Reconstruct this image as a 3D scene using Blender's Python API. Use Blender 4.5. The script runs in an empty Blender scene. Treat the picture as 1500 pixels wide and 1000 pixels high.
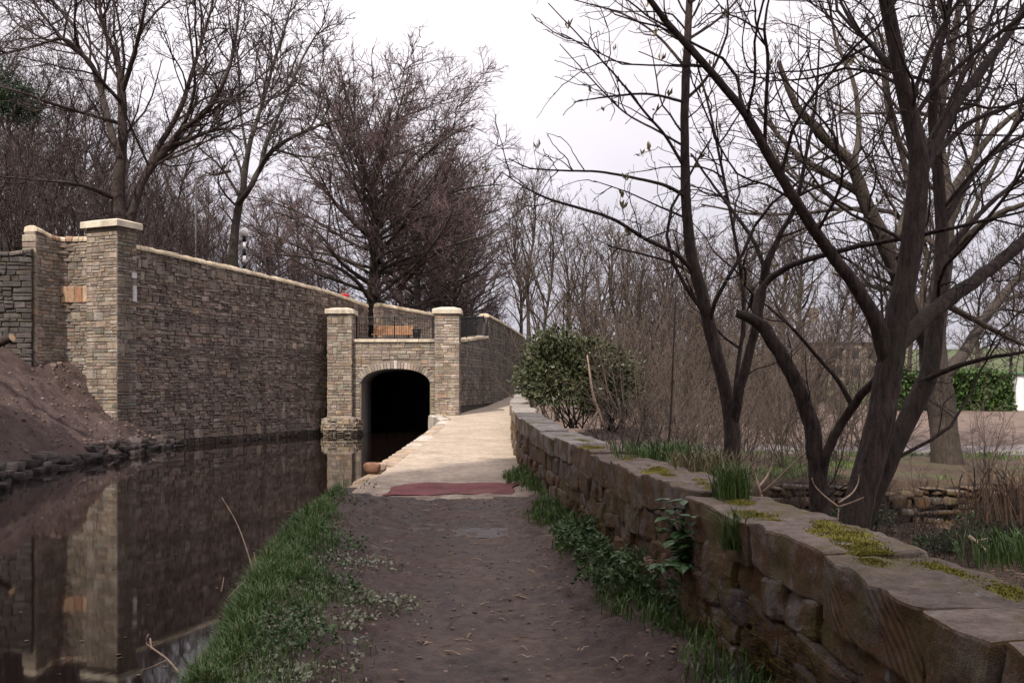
import bpy, math, random
import numpy as np
from mathutils import Vector

# ------------------------------------------------------------------ camera, sky, sun, exposure
scene = bpy.context.scene
COL = scene.collection
FPX = 1458.0          # focal length in photo pixels (1500 wide)
HOR = 565.0           # horizon row in the photo
CAMZ = 1.6
cam_data = bpy.data.cameras.new("camera")
cam_data.lens = 35.0
cam_data.sensor_width = 36.0
cam_data.shift_y = (HOR - 500.0) / 1500.0
cam_data.clip_start = 0.05
cam_data.clip_end = 5000.0
cam = bpy.data.objects.new("camera", cam_data)
cam.location = (0, 0, CAMZ)
cam.rotation_euler = (math.radians(90), 0, 0)
COL.objects.link(cam)
scene.camera = cam

SUN_DIR = Vector((-0.45, -0.893, 0)).normalized()      # horizontal direction towards the sun
SUN_EL = math.radians(48)
to_sun = Vector((SUN_DIR.x * math.cos(SUN_EL), SUN_DIR.y * math.cos(SUN_EL), math.sin(SUN_EL)))
sun_data = bpy.data.lights.new("sun", 'SUN')
sun_data.energy = 3.9
sun_data.angle = math.radians(0.6)
sun_data.color = (1.0, 0.92, 0.82)
sun = bpy.data.objects.new("sun", sun_data)
sun.rotation_euler = to_sun.to_track_quat('Z', 'Y').to_euler()
sun.location = (-20, -40, 60)
COL.objects.link(sun)

world = bpy.data.worlds.new("World")
scene.world = world
world.use_nodes = True
wn = world.node_tree.nodes
wl = world.node_tree.links
wn.clear()
w_out = wn.new('ShaderNodeOutputWorld')
w_bg = wn.new('ShaderNodeBackground')
w_bg.inputs['Strength'].default_value = 0.1
w_sky = wn.new('ShaderNodeTexSky')
w_sky.sky_type = 'NISHITA'
w_sky.sun_disc = False
w_sky.sun_elevation = SUN_EL
w_sky.sun_rotation = math.atan2(SUN_DIR.x, SUN_DIR.y)
w_tc = wn.new('ShaderNodeTexCoord')
w_map = wn.new('ShaderNodeMapping')
w_map.inputs['Scale'].default_value = (1.6, 1.6, 3.2)
w_noise = wn.new('ShaderNodeTexNoise')
w_noise.inputs['Scale'].default_value = 1.1
w_noise.inputs['Detail'].default_value = 5
w_noise.inputs['Roughness'].default_value = 0.45
w_sep = wn.new('ShaderNodeSeparateXYZ')
w_clamp = wn.new('ShaderNodeClamp')
w_lum = wn.new('ShaderNodeMath'); w_lum.operation = 'MULTIPLY_ADD'        # overcast sky: (1 + 2 sin elevation) / 3 of the zenith
w_lum.inputs[1].default_value = 2.0 / 3.0; w_lum.inputs[2].default_value = 1.0 / 3.0
w_cl = wn.new('ShaderNodeMapRange')
w_cl.inputs['From Min'].default_value = 0.3; w_cl.inputs['From Max'].default_value = 0.7
w_cl.inputs['To Min'].default_value = 0.76; w_cl.inputs['To Max'].default_value = 1.24
w_mul1 = wn.new('ShaderNodeMath'); w_mul1.operation = 'MULTIPLY'
w_ramp = wn.new('ShaderNodeValToRGB')
w_ramp.color_ramp.elements[0].position = 0.36
w_ramp.color_ramp.elements[0].color = (0.96, 0.92, 1.05, 1)
w_ramp.color_ramp.elements[1].position = 0.52
w_ramp.color_ramp.elements[1].color = (1.0, 0.938, 0.985, 1)
w_mul = wn.new('ShaderNodeVectorMath'); w_mul.operation = 'SCALE'
w_mul2 = wn.new('ShaderNodeMath'); w_mul2.operation = 'MULTIPLY'; w_mul2.inputs[1].default_value = 13.8
w_mix = wn.new('ShaderNodeMixRGB')
w_mix.inputs['Fac'].default_value = 0.95
wl.new(w_tc.outputs['Generated'], w_map.inputs['Vector'])
wl.new(w_map.outputs['Vector'], w_noise.inputs['Vector'])
wl.new(w_tc.outputs['Generated'], w_sep.inputs[0])
wl.new(w_sep.outputs['Z'], w_clamp.inputs['Value'])
wl.new(w_clamp.outputs[0], w_lum.inputs[0])
wl.new(w_noise.outputs['Fac'], w_cl.inputs['Value'])
wl.new(w_lum.outputs[0], w_mul1.inputs[0]); wl.new(w_cl.outputs[0], w_mul1.inputs[1])
wl.new(w_mul1.outputs[0], w_mul2.inputs[0])
wl.new(w_lum.outputs[0], w_ramp.inputs['Fac'])
wl.new(w_ramp.outputs['Color'], w_mul.inputs[0]); wl.new(w_mul2.outputs[0], w_mul.inputs['Scale'])
wl.new(w_sky.outputs['Color'], w_mix.inputs['Color1'])
wl.new(w_mul.outputs['Vector'], w_mix.inputs['Color2'])
wl.new(w_mix.outputs['Color'], w_bg.inputs['Color'])
wl.new(w_bg.outputs['Background'], w_out.inputs['Surface'])

scene.view_settings.view_transform = 'Standard'
scene.view_settings.look = 'None'
scene.view_settings.gamma = 1.0
scene.view_settings.exposure = 0.43
scene.view_settings.use_curve_mapping = False
scene.render.engine = 'CYCLES'
scene.cycles.max_bounces = 6
scene.cycles.diffuse_bounces = 3
scene.cycles.glossy_bounces = 3
scene.cycles.transparent_max_bounces = 4

# ------------------------------------------------------------------ helpers
RNG = np.random.default_rng(11)

def P(px, py, Y):
    return np.array([(px - 750.0) / FPX * Y, Y, CAMZ + (HOR - py) / FPX * Y])

def link(o, parent=None):
    COL.objects.link(o)
    if parent is not None:
        o.parent = parent
    return o

def tag(o, label=None, cat=None, group=None, kind=None):
    if label: o["label"] = label
    if cat: o["category"] = cat
    if group: o["group"] = group
    if kind: o["kind"] = kind
    return o

def thing(name, label, cat, group=None):
    o = bpy.data.objects.new(name, None)
    o.empty_display_size = 0.1
    COL.objects.link(o)
    return tag(o, label, cat, group)

def base_at(o, loc):
    """put the empty of a thing at its base while its parts keep their world coordinates"""
    o.location = loc
    for c in o.children:
        c.location = (c.location.x - loc[0], c.location.y - loc[1], c.location.z - loc[2])

def copy_tree(o, parent=None):
    c = o.copy()
    COL.objects.link(c)
    if parent is not None:
        c.parent = parent
    for ch in list(o.children):
        copy_tree(ch, c)
    return c

def mesh_np(name, V, quads=None, tris=None, mat=None, cols=None, smooth=False):
    """fast mesh; cols: one rgb for each vertex (attribute Col)"""
    me = bpy.data.meshes.new(name)
    V = np.asarray(V, dtype=np.float32).reshape(-1, 3)
    nq = 0 if quads is None else len(quads)
    nt = 0 if tris is None else len(tris)
    me.vertices.add(len(V))
    me.vertices.foreach_set("co", V.ravel())
    idx = []
    if nq: idx.append(np.asarray(quads, dtype=np.int32).ravel())
    if nt: idx.append(np.asarray(tris, dtype=np.int32).ravel())
    idx = np.concatenate(idx)
    me.loops.add(len(idx))
    me.loops.foreach_set("vertex_index", idx)
    me.polygons.add(nq + nt)
    starts = np.concatenate([np.arange(nq) * 4, nq * 4 + np.arange(nt) * 3]).astype(np.int32)
    me.polygons.foreach_set("loop_start", starts)
    me.polygons.foreach_set("use_smooth", np.full(nq + nt, smooth, dtype=bool))
    if mat is not None: me.materials.append(mat)
    me.update(calc_edges=True)
    if cols is not None:
        ca = me.color_attributes.new("Col", 'FLOAT_COLOR', 'POINT')
        c4 = np.ones((len(V), 4), dtype=np.float32)
        c4[:, :3] = cols
        ca.data.foreach_set("color", c4.ravel())
    me.validate()
    return me

def obj_np(name, V, quads=None, tris=None, mat=None, parent=None, cols=None, smooth=False):
    return link(bpy.data.objects.new(name, mesh_np(name, V, quads, tris, mat, cols, smooth)), parent)

def grid_obj(name, X, Y, Z, mat, parent=None, smooth=True, cols=None):
    n, m = X.shape
    V = np.stack([X, Y, Z], -1).reshape(-1, 3)
    i = np.arange(n * m).reshape(n, m)
    Q = np.stack([i[:-1, :-1], i[:-1, 1:], i[1:, 1:], i[1:, :-1]], -1).reshape(-1, 4)
    return obj_np(name, V, Q, None, mat, parent, cols, smooth)

class Geo:
    """collects verts, quads, tris into one mesh"""
    def __init__(s):
        s.v = []; s.q = []; s.t = []; s.c = []; s.n = 0
    def add(s, V, Q=None, T=None, C=None):
        V = np.asarray(V, float).reshape(-1, 3)
        s.v.append(V)
        if Q is not None and len(Q): s.q.append(np.asarray(Q).reshape(-1, 4) + s.n)
        if T is not None and len(T): s.t.append(np.asarray(T).reshape(-1, 3) + s.n)
        if C is not None: s.c.append(np.broadcast_to(np.asarray(C, float), (len(V), 3)))
        s.n += len(V)
        return s
    def box(s, c, d, ax=None):
        c = np.array(c, float); d = np.array(d, float) / 2
        k = np.array([[x, y, z] for x in (-1, 1) for y in (-1, 1) for z in (-1, 1)]) * d
        if ax is not None: k = k @ np.array(ax, float)
        return s.add(k + c, [[0, 1, 3, 2], [4, 6, 7, 5], [0, 4, 5, 1], [2, 3, 7, 6], [0, 2, 6, 4], [1, 5, 7, 3]])
    def bevel_box(s, c, d, b, ax=None):
        """box with chamfered edges: 24 verts"""
        c = np.array(c, float); d = np.array(d, float) / 2
        V = []; idx = {}
        for a in range(3):
            for sx in (-1, 1):
                for sy in (-1, 1):
                    for sz in (-1, 1):
                        sg = np.array([sx, sy, sz], float)
                        p = sg * (d - b); p[a] = sg[a] * d[a]
                        idx[(a, sx, sy, sz)] = len(V); V.append(p)
        Q = []; T = []
        for a in range(3):
            o = [i for i in range(3) if i != a]
            for sa in (-1, 1):
                f = []
                for s1, s2 in ((-1, -1), (1, -1), (1, 1), (-1, 1)):
                    k = [0, 0, 0]; k[a] = sa; k[o[0]] = s1; k[o[1]] = s2
                    f.append(idx[(a, *k)])
                Q.append(f)
        for a in range(3):
            o = [i for i in range(3) if i != a]
            for s1 in (-1, 1):
                for s2 in (-1, 1):
                    k1 = [0, 0, 0]; k1[o[0]] = s1; k1[o[1]] = s2
                    ka = list(k1); ka[a] = -1; kb = list(k1); kb[a] = 1
                    Q.append([idx[(o[0], *ka)], idx[(o[0], *kb)], idx[(o[1], *kb)], idx[(o[1], *ka)]])
        for sx in (-1, 1):
            for sy in (-1, 1):
                for sz in (-1, 1):
                    T.append([idx[(a, sx, sy, sz)] for a in range(3)])
        V = np.array(V)
        if ax is not None: V = V @ np.array(ax, float)
        return s.add(V + c, Q, T)
    def tube(s, pts, rad, m=8, cap=True):
        pts = np.asarray(pts, float)
        rad = np.broadcast_to(np.asarray(rad, float), (len(pts),))
        V, Q = sweep(pts[None], rad[None], m)
        T = []
        if cap:
            n = len(pts)
            T = [[0, i + 1, i] for i in range(1, m - 1)] + [[(n - 1) * m, (n - 1) * m + i, (n - 1) * m + i + 1] for i in range(1, m - 1)]
        return s.add(V, Q, T)
    def obj(s, name, mat, parent=None, smooth=False):
        V = np.concatenate(s.v)
        Q = np.concatenate(s.q) if s.q else None
        T = np.concatenate(s.t) if s.t else None
        C = np.concatenate(s.c) if s.c else None
        return obj_np(name, V, Q, T, mat, parent, C, smooth)

def unit(a):
    return a / np.maximum(np.linalg.norm(a, axis=-1, keepdims=True), 1e-9)

def sweep(Pn, Rn, m):
    """tubes: Pn [N,S,3], Rn [N,S] -> verts, quads"""
    N, S, _ = Pn.shape
    T = np.empty_like(Pn)
    T[:, 1:-1] = Pn[:, 2:] - Pn[:, :-2]
    T[:, 0] = Pn[:, 1] - Pn[:, 0]
    T[:, -1] = Pn[:, -1] - Pn[:, -2]
    T = unit(T)
    mean = unit(Pn[:, -1] - Pn[:, 0])
    ref = np.where(np.abs(mean[:, 2:3]) < 0.75, np.array([[0, 0, 1.0]]), np.array([[1.0, 0, 0]]))
    A = unit(np.cross(T, ref[:, None, :]))
    B = np.cross(T, A)
    a = np.arange(m) * 2 * math.pi / m
    V = Pn[:, :, None, :] + Rn[:, :, None, None] * (A[:, :, None, :] * np.cos(a)[None, None, :, None] + B[:, :, None, :] * np.sin(a)[None, None, :, None])
    i = np.arange(N * S * m).reshape(N, S, m)
    j = np.roll(i, -1, axis=2)
    Q = np.stack([i[:, :-1], j[:, :-1], j[:, 1:], i[:, 1:]], -1).reshape(-1, 4)
    return V.reshape(-1, 3), Q

def resample(pts, rad, S, smooth=True):
    """Catmull-Rom through the points, S samples evenly by arc length"""
    pts = np.asarray(pts, float); rad = np.asarray(rad, float)
    A = np.concatenate([pts, rad[:, None]], 1)
    A = np.concatenate([2 * A[:1] - A[1:2], A, 2 * A[-1:] - A[-2:-1]])
    out = []
    for k in range(1, len(A) - 2):
        t = np.linspace(0, 1, 9)[:-1, None]
        p0, p1, p2, p3 = A[k - 1], A[k], A[k + 1], A[k + 2]
        out.append(0.5 * (2 * p1 + (p2 - p0) * t + (2 * p0 - 5 * p1 + 4 * p2 - p3) * t ** 2 + (3 * p1 - p0 - 3 * p2 + p3) * t ** 3))
    out = np.concatenate(out + [A[-2:-1]])
    d = np.concatenate([[0], np.cumsum(np.linalg.norm(np.diff(out[:, :3], axis=0), axis=1))])
    s = np.linspace(0, d[-1], S)
    r = np.stack([np.interp(s, d, out[:, i]) for i in range(4)], 1)
    return r[:, :3], np.maximum(r[:, 3], 0.001)

# value noise in numpy
_perm = np.random.default_rng(5).random((256, 256))
def vnoise(x, y):
    xi = np.floor(x).astype(int); yi = np.floor(y).astype(int)
    fx = x - xi; fy = y - yi
    fx = fx * fx * (3 - 2 * fx); fy = fy * fy * (3 - 2 * fy)
    g = lambda i, j: _perm[i & 255, j & 255]
    return (g(xi, yi) * (1 - fx) + g(xi + 1, yi) * fx) * (1 - fy) + (g(xi, yi + 1) * (1 - fx) + g(xi + 1, yi + 1) * fx) * fy - 0.5
def fbm(x, y, o=4):
    s = 0; a = 1
    for k in range(o):
        s = s + a * vnoise(x * 2 ** k + 17.3 * k, y * 2 ** k + 9.1 * k); a *= 0.5
    return s
def sstep(a, b, x):
    t = np.clip((x - a) / (b - a), 0, 1)
    return t * t * (3 - 2 * t)

# ------------------------------------------------------------------ materials
def srgb(r, g, b):
    f = lambda c: ((c / 255 + 0.055) / 1.055) ** 2.4 if c > 10 else c / 255 / 12.92
    return (f(r), f(g), f(b))

class NT:
    def __init__(s, name):
        s.m = bpy.data.materials.new(name); s.m.use_nodes = True
        s.n = s.m.node_tree.nodes; s.l = s.m.node_tree.links
        s.b = s.n['Principled BSDF']
        s.b.inputs['Roughness'].default_value = 0.9
        s.b.inputs['Specular IOR Level'].default_value = 0.25
        s.geo = s.n.new('ShaderNodeNewGeometry')
    def noise(s, scale, detail=4, rough=0.55, vec=None, sc=None):
        n = s.n.new('ShaderNodeTexNoise')
        n.inputs['Scale'].default_value = scale; n.inputs['Detail'].default_value = detail; n.inputs['Roughness'].default_value = rough
        src = vec if vec is not None else s.geo.outputs['Position']
        if sc is not None:
            mp = s.n.new('ShaderNodeMapping'); mp.inputs['Scale'].default_value = sc
            s.l.new(src, mp.inputs['Vector']); src = mp.outputs['Vector']
        s.l.new(src, n.inputs['Vector'])
        return n.outputs['Fac']
    def voro(s, scale, feature='F1'):
        n = s.n.new('ShaderNodeTexVoronoi'); n.feature = feature
        n.inputs['Scale'].default_value = scale
        s.l.new(s.geo.outputs['Position'], n.inputs['Vector'])
        return n
    def ramp(s, fac, stops):
        r = s.n.new('ShaderNodeValToRGB')
        e = r.color_ramp.elements
        while len(e) < len(stops): e.new(0.5)
        for k, (p, c) in enumerate(stops):
            e[k].position = p
            e[k].color = (*c, 1) if hasattr(c, '__len__') else (c, c, c, 1)
        s.l.new(fac, r.inputs['Fac'])
        return r.outputs['Color']
    def mix(s, fac, a, b, mode='MIX'):
        m = s.n.new('ShaderNodeMixRGB'); m.blend_type = mode
        for k, v in (('Fac', fac), ('Color1', a), ('Color2', b)):
            if isinstance(v, bpy.types.NodeSocket): s.l.new(v, m.inputs[k])
            elif hasattr(v, '__len__'): m.inputs[k].default_value = (*v, 1)
            else: m.inputs[k].default_value = v if k == 'Fac' else (v, v, v, 1)
        return m.outputs['Color']
    def attr(s, name='Col'):
        a = s.n.new('ShaderNodeAttribute'); a.attribute_name = name
        return a.outputs['Color']
    def rnd(s):
        return s.n.new('ShaderNodeObjectInfo').outputs['Random']
    def color(s, c):
        if isinstance(c, bpy.types.NodeSocket): s.l.new(c, s.b.inputs['Base Color'])
        else: s.b.inputs['Base Color'].default_value = (*c, 1)
        return s
    def bump(s, h, strength=0.5, dist=0.02):
        b = s.n.new('ShaderNodeBump')
        b.inputs['Strength'].default_value = strength; b.inputs['Distance'].default_value = dist
        s.l.new(h, b.inputs['Height']); s.l.new(b.outputs['Normal'], s.b.inputs['Normal'])
        return s
    def set(s, **k):
        for a, v in k.items():
            s.b.inputs[a.replace('_', ' ')].default_value = v
        return s

def simple(name, c, rough=0.8, scale=None, var=0.25, bump=0.0, metal=0.0):
    t = NT(name)
    t.b.inputs['Roughness'].default_value = rough
    t.b.inputs['Metallic'].default_value = metal
    if scale:
        n = t.noise(scale)
        lo = tuple(x * (1 - var) for x in c); hi = tuple(min(1, x * (1 + var)) for x in c)
        t.color(t.ramp(n, [(0.3, lo), (0.7, hi)]))
        if bump: t.bump(n, bump, 0.02)
    else: t.color(c)
    return t.m

M = {}
def stone_mat(name, mottle=0.35, lichen=None, bump=0.6, dirt=None):
    t = NT(name)
    c = t.attr()
    n1 = t.noise(14, 6, 0.62); n2 = t.noise(55, 4, 0.6); n3 = t.noise(2.3, 3)
    c = t.mix(1.0, c, t.ramp(n1, [(0.28, 1 - mottle), (0.72, 1 + mottle * 0.6)]), 'MULTIPLY')
    c = t.mix(1.0, c, t.ramp(n3, [(0.3, 0.82), (0.7, 1.12)]), 'MULTIPLY')
    c = t.mix(1.0, c, t.ramp(n2, [(0.3, 0.86), (0.7, 1.1)]), 'MULTIPLY')
    c = t.mix(1.0, c, t.ramp(t.noise(1.0, 4, 0.6, sc=(2.2, 2.2, 0.22)), [(0.32, 0.72), (0.6, 1.1)]), 'MULTIPLY')     # run-off streaks
    if lichen:
        c = t.mix(t.ramp(t.noise(5, 6, 0.7), [(0.58, 0.0), (0.66, 0.8)]), c, lichen)
    if dirt:
        c = t.mix(t.ramp(t.noise(1.7, 5, 0.65), [(0.46, 0.0), (0.62, 0.85)]), c, dirt)
    t.color(c)
    h = t.mix(0.5, n1, n2)
    t.bump(h, bump, 0.03)
    return t.m
M['stone'] = stone_mat('coursed_stone')
M['coping'] = stone_mat('pale_coping_stone', mottle=0.18, bump=0.35)
M['mortar'] = simple('mortar', (0.055, 0.045, 0.042), 0.95, 9, 0.3, 0.4)
M['mortar_pale'] = simple('pale_mortar', (0.22, 0.18, 0.14), 0.95, 9, 0.25, 0.4)
M['old_joint'] = simple('old_earthy_joint', (0.045, 0.032, 0.024), 0.95, 12, 0.4, 0.5)

def bark_mat(name, a, b, sc=(9, 9, 2.2), moss=None):
    t = NT(name)
    n = t.noise(3.0, 6, 0.65, sc=sc)
    c = t.ramp(n, [(0.3, a), (0.7, b)])
    if moss:
        c = t.mix(t.ramp(t.noise(1.3, 4), [(0.5, 0.0), (0.7, 0.6)]), c, moss)
    t.color(c); t.bump(t.mix(0.4, n, t.noise(30, 4, 0.7, sc=(1, 1, 0.35))), 1.0, 0.05)
    return t.m
M['bark_dark'] = bark_mat('dark_purplish_bark', (0.012, 0.008, 0.008), (0.085, 0.060, 0.053), moss=(0.052, 0.047, 0.030))
M['bark_green'] = bark_mat('greenish_grey_bark', (0.030, 0.023, 0.020), (0.088, 0.068, 0.056), moss=(0.05, 0.046, 0.024))
M['bark_grey'] = bark_mat('grey_beech_bark', (0.028, 0.023, 0.021), (0.085, 0.070, 0.060), moss=(0.045, 0.042, 0.022))
M['twig_purple'] = simple('purple_brown_twigs', (0.092, 0.066, 0.066), 0.85)
M['twig_beech'] = simple('beech_twigs', (0.110, 0.072, 0.072), 0.85)
M['twig_dark'] = simple('dark_twigs', (0.052, 0.038, 0.038), 0.85)
M['twig_brown'] = simple('grey_brown_twigs', (0.088, 0.066, 0.054), 0.85)
M['twig_pale'] = simple('pale_dead_twigs', (0.36, 0.26, 0.19), 0.85, 30, 0.3)

def leaf_mat(name, a, b, rough=0.55, trans=0.0):
    t = NT(name)
    t.b.inputs['Roughness'].default_value = rough
    t.b.inputs['Specular IOR Level'].default_value = 0.35
    n = t.noise(26, 3); n2 = t.noise(1.6, 3)
    c = t.ramp(t.mix(0.5, n, n2), [(0.34, a), (0.66, b)])
    t.color(c)
    return t.m
M['grass'] = leaf_mat('grass_blades', (0.028, 0.062, 0.014), (0.105, 0.165, 0.038))
M['grass_dry'] = leaf_mat('dry_grass_blades', (0.10, 0.085, 0.04), (0.23, 0.19, 0.10))
M['weed'] = leaf_mat('weed_leaves', (0.030, 0.062, 0.020), (0.085, 0.13, 0.045))
M['weed_pale'] = leaf_mat('pale_ground_leaves', (0.10, 0.115, 0.065), (0.30, 0.30, 0.21))
M['rhodo'] = leaf_mat('rhododendron_leaves', (0.024, 0.032, 0.014), (0.085, 0.092, 0.042), 0.45)
M['ivy'] = leaf_mat('ivy_leaves', (0.018, 0.048, 0.016), (0.06, 0.115, 0.035), 0.45)
M['hedge'] = leaf_mat('hedge_leaves', (0.018, 0.040, 0.008), (0.055, 0.10, 0.018))
M['evergreen'] = leaf_mat('evergreen_needles', (0.012, 0.026, 0.010), (0.035, 0.06, 0.022))
M['bud'] = leaf_mat('opening_buds', (0.15, 0.12, 0.06), (0.30, 0.24, 0.12))
M['leaf_litter'] = leaf_mat('dead_leaves', (0.07, 0.042, 0.026), (0.22, 0.14, 0.085), 0.8)
def moss_mat(name, a, b):
    t = NT(name)
    n = t.noise(60, 5, 0.7); n2 = t.noise(7, 3)
    t.color(t.ramp(t.mix(0.5, n, n2), [(0.32, a), (0.68, b)]))
    t.bump(n, 1.0, 0.03)
    return t.m
M['moss'] = moss_mat('yellow_green_moss', (0.12, 0.107, 0.018), (0.40, 0.355, 0.068))
M['moss_brown'] = moss_mat('brown_gold_moss', (0.075, 0.042, 0.011), (0.26, 0.17, 0.045))

# ------------------------------------------------------------------ plan of the place (metres; camera over the origin, looking along +Y)
WATER_Z = -0.375
WALL_O = np.array([-12.1, 30.5]); WALL_D = unit(np.array([0.40, 0.916])); WALL_N = np.array([WALL_D[1], -WALL_D[0]])
def wall_top(t): return np.interp(t, [-3, 0, 6, 11.3, 14.8, 30], [5.96, 5.95, 5.70, 5.43, 5.03, 4.5])
def path_z(y): return np.interp(y, [-20, 12.5, 15.5, 22, 30, 40, 62, 100, 200], [0, 0, 0.07, 0.17, 0.28, 0.42, 1.17, 2.4, 5])
RW_Y = [-6, 1.0, 3.0, 4.5, 6.3, 8.0, 10.3, 14.5, 18.7, 25, 31, 40, 55, 75]
RW_X = [1.5, 1.45, 1.41, 1.38, 1.16, 1.0, 0.83, 0.42, 0.12, 0.0, 0.02, 0.3, 1.2, 2.4]
def rwx(y): return np.interp(y, RW_Y, RW_X)
FL_Y = [40.2, 47, 62, 90]; FL_X = [-2.14, -1.13, 0.3, 2.6]
def flx(y): return np.interp(y, FL_Y, FL_X)
def bankx(y): return np.interp(y, [-20, 4, 5.5, 6.6, 8.3, 11.2, 14.6, 18.7, 29, 36.4, 38.6, 40.3], [-1.6, -1.62, -1.72, -1.90, -2.22, -2.52, -2.62, -2.45, -2.42, -2.52, -2.85, -3.3])

def smooth_y(y, f, k=0.7):
    return (f(y - k) + 2 * f(y) + f(y + k)) / 4

# ------------------------------------------------------------------ water
t = NT('canal_water')
t.b.inputs['Roughness'].default_value = 0.035
t.b.inputs['IOR'].default_value = 1.33
t.b.inputs['Specular IOR Level'].default_value = 0.5
t.color((0.007, 0.0042, 0.0035))
n = t.noise(1.4, 3, 0.5, sc=(1, 0.35, 1)); n2 = t.noise(9, 2, 0.5, sc=(1, 0.4, 1))
t.bump(t.mix(0.2, n, n2), 0.022, 0.05)
X, Y = np.meshgrid(np.linspace(-30, -1.2, 12), np.linspace(-30, 62, 24))
tag(grid_obj('water', X, Y, np.full_like(X, WATER_Z), t.m), kind='structure')

# ------------------------------------------------------------------ far ground sheet and hills
t = NT('far_ground')
t.color(t.ramp(t.noise(0.05, 5), [(0.35, (0.045, 0.055, 0.022)), (0.65, (0.11, 0.085, 0.055))]))
M['far_ground'] = t.m
g = np.linspace(-1, 1, 60); g = np.sign(g) * np.abs(g) ** 2.2 * 2200
X, Y = np.meshgrid(g, g + 300)
Z = -2.6 + 0 * X
tag(grid_obj('ground', X, Y, Z, t.m), kind='structure')
x = np.linspace(-900, 1300, 90); s = np.linspace(0, 1, 14)
X, S_ = np.meshgrid(x, s)
ridge = 36 + 12 * fbm(x / 260.0, x * 0 + 3.3, 4) + np.clip((x - 200) / 600, 0, 1) * 10
Y = 520 + 420 * S_ + 30 * np.sin(X / 170)
Z = -2.8 + np.sin(S_ * math.pi / 2) * ridge[None, :] + 3 * fbm(X / 60, Y / 60, 3) * S_
t = NT('far_hillside')
t.color(t.ramp(t.noise(0.022, 5), [(0.36, (0.05, 0.075, 0.03)), (0.52, (0.085, 0.10, 0.045)), (0.66, (0.10, 0.085, 0.075))]))
tag(grid_obj('hills', X, Y, Z, t.m), kind='structure')

# ------------------------------------------------------------------ ground beyond the low wall (gully, grass strip, field)
def zfield(y): return np.interp(y, [0, 17, 24, 40, 80, 200, 420], [-0.1, -0.03, 0.12, 0.62, 1.7, 3.2, 5.0])
def zright(x, y):
    d = x - rwx(y)
    gully = -0.12 - 0.62 * sstep(0.3, 3.2, d) + 0.10 * fbm(x * 0.9, y * 0.9, 4)
    wide = sstep(13, 25, y); sharp = sstep(16.98, 17.3, y)
    k = sstep(3.6, 4.6, x)
    s = wide * (1 - k) + sharp * k
    s = np.where(y > 26, 1.0, s)
    fld = zfield(y) + (0.05 * fbm(x * 1.3, y * 1.3, 4) + 0.1 * fbm(x * .2, y * .2, 3)) * sstep(17, 20, y)
    near = 1 - sstep(0.0, 1.2, d)
    z = gully * (1 - s) + fld * s
    far_path = np.maximum(path_z(y) - 0.3, z)
    return np.where(y > 26, z * (1 - near) + far_path * near, z)
def growth(a, b, n, p): return a + (b - a) * np.linspace(0, 1, n) ** p
d = np.concatenate([growth(0.3, 14, 90, 1.5), growth(14.5, 320, 40, 2.4)])
yy = np.unique(np.concatenate([np.linspace(-6, 17, 130), np.linspace(16.9, 17.4, 8), np.linspace(17.5, 45, 110), growth(46, 520, 50, 2.0)]))
D, Y = np.meshgrid(d, yy)
X = rwx(Y) + D
Z = zright(X, Y)
t = NT('field_ground')
sepn = t.n.new('ShaderNodeSeparateXYZ'); t.l.new(t.geo.outputs['Position'], sepn.inputs[0])
n1 = t.noise(2.2, 6, 0.65); n2 = t.noise(28, 4, 0.65); n3 = t.noise(0.7, 4)
litter = t.ramp(t.mix(0.55, n1, n2), [(0.32, (0.024, 0.017, 0.012)), (0.5, (0.062, 0.042, 0.029)), (0.68, (0.125, 0.085, 0.056))])
green = t.ramp(n2, [(0.3, (0.04, 0.05, 0.02)), (0.7, (0.10, 0.10, 0.045))])
field = t.ramp(t.mix(0.5, n1, n2), [(0.3, (0.075, 0.052, 0.044)), (0.5, (0.155, 0.112, 0.094)), (0.7, (0.25, 0.185, 0.15))])
grey = t.ramp(n2, [(0.3, (0.15, 0.13, 0.13)), (0.7, (0.24, 0.21, 0.21))])
def band(a, b, w):     # 1 between a and b along Y, wobbling
    ma = t.n.new('ShaderNodeMath'); ma.operation = 'MULTIPLY_ADD'; ma.inputs[1].default_value = w; t.l.new(n3, ma.inputs[0]); t.l.new(sepn.outputs['Y'], ma.inputs[2])
    r1 = t.n.new('ShaderNodeMapRange'); r1.inputs['From Min'].default_value = a + w / 2; r1.inputs['From Max'].default_value = a + w / 2 + 0.5; t.l.new(ma.outputs[0], r1.inputs['Value'])
    r2 = t.n.new('ShaderNodeMapRange'); r2.inputs['From Min'].default_value = b + w / 2; r2.inputs['From Max'].default_value = b + w / 2 + 0.5; r2.inputs['To Min'].default_value = 1; r2.inputs['To Max'].default_value = 0; t.l.new(ma.outputs[0], r2.inputs['Value'])
    mm = t.n.new('ShaderNodeMath'); mm.operation = 'MULTIPLY'; t.l.new(r1.outputs[0], mm.inputs[0]); t.l.new(r2.outputs[0], mm.inputs[1])
    return mm.outputs[0]
c = t.mix(t.mix(1.0, band(17.2, 22.0, 1.5), t.ramp(n3, [(0.45, 0.0), (0.65, 0.5)]), 'MULTIPLY'), litter, green)
c = t.mix(band(22.0, 24.6, 0.8), c, grey)
c = t.mix(band(24.6, 44, 1.0), c, field)
c = t.mix(band(44, 2000, 2.0), c, green)
t.color(c); t.bump(t.mix(0.6, n1, n2), 0.8, 0.06)
tag(grid_obj('field', X, Y, Z, t.m), kind='structure')

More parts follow.
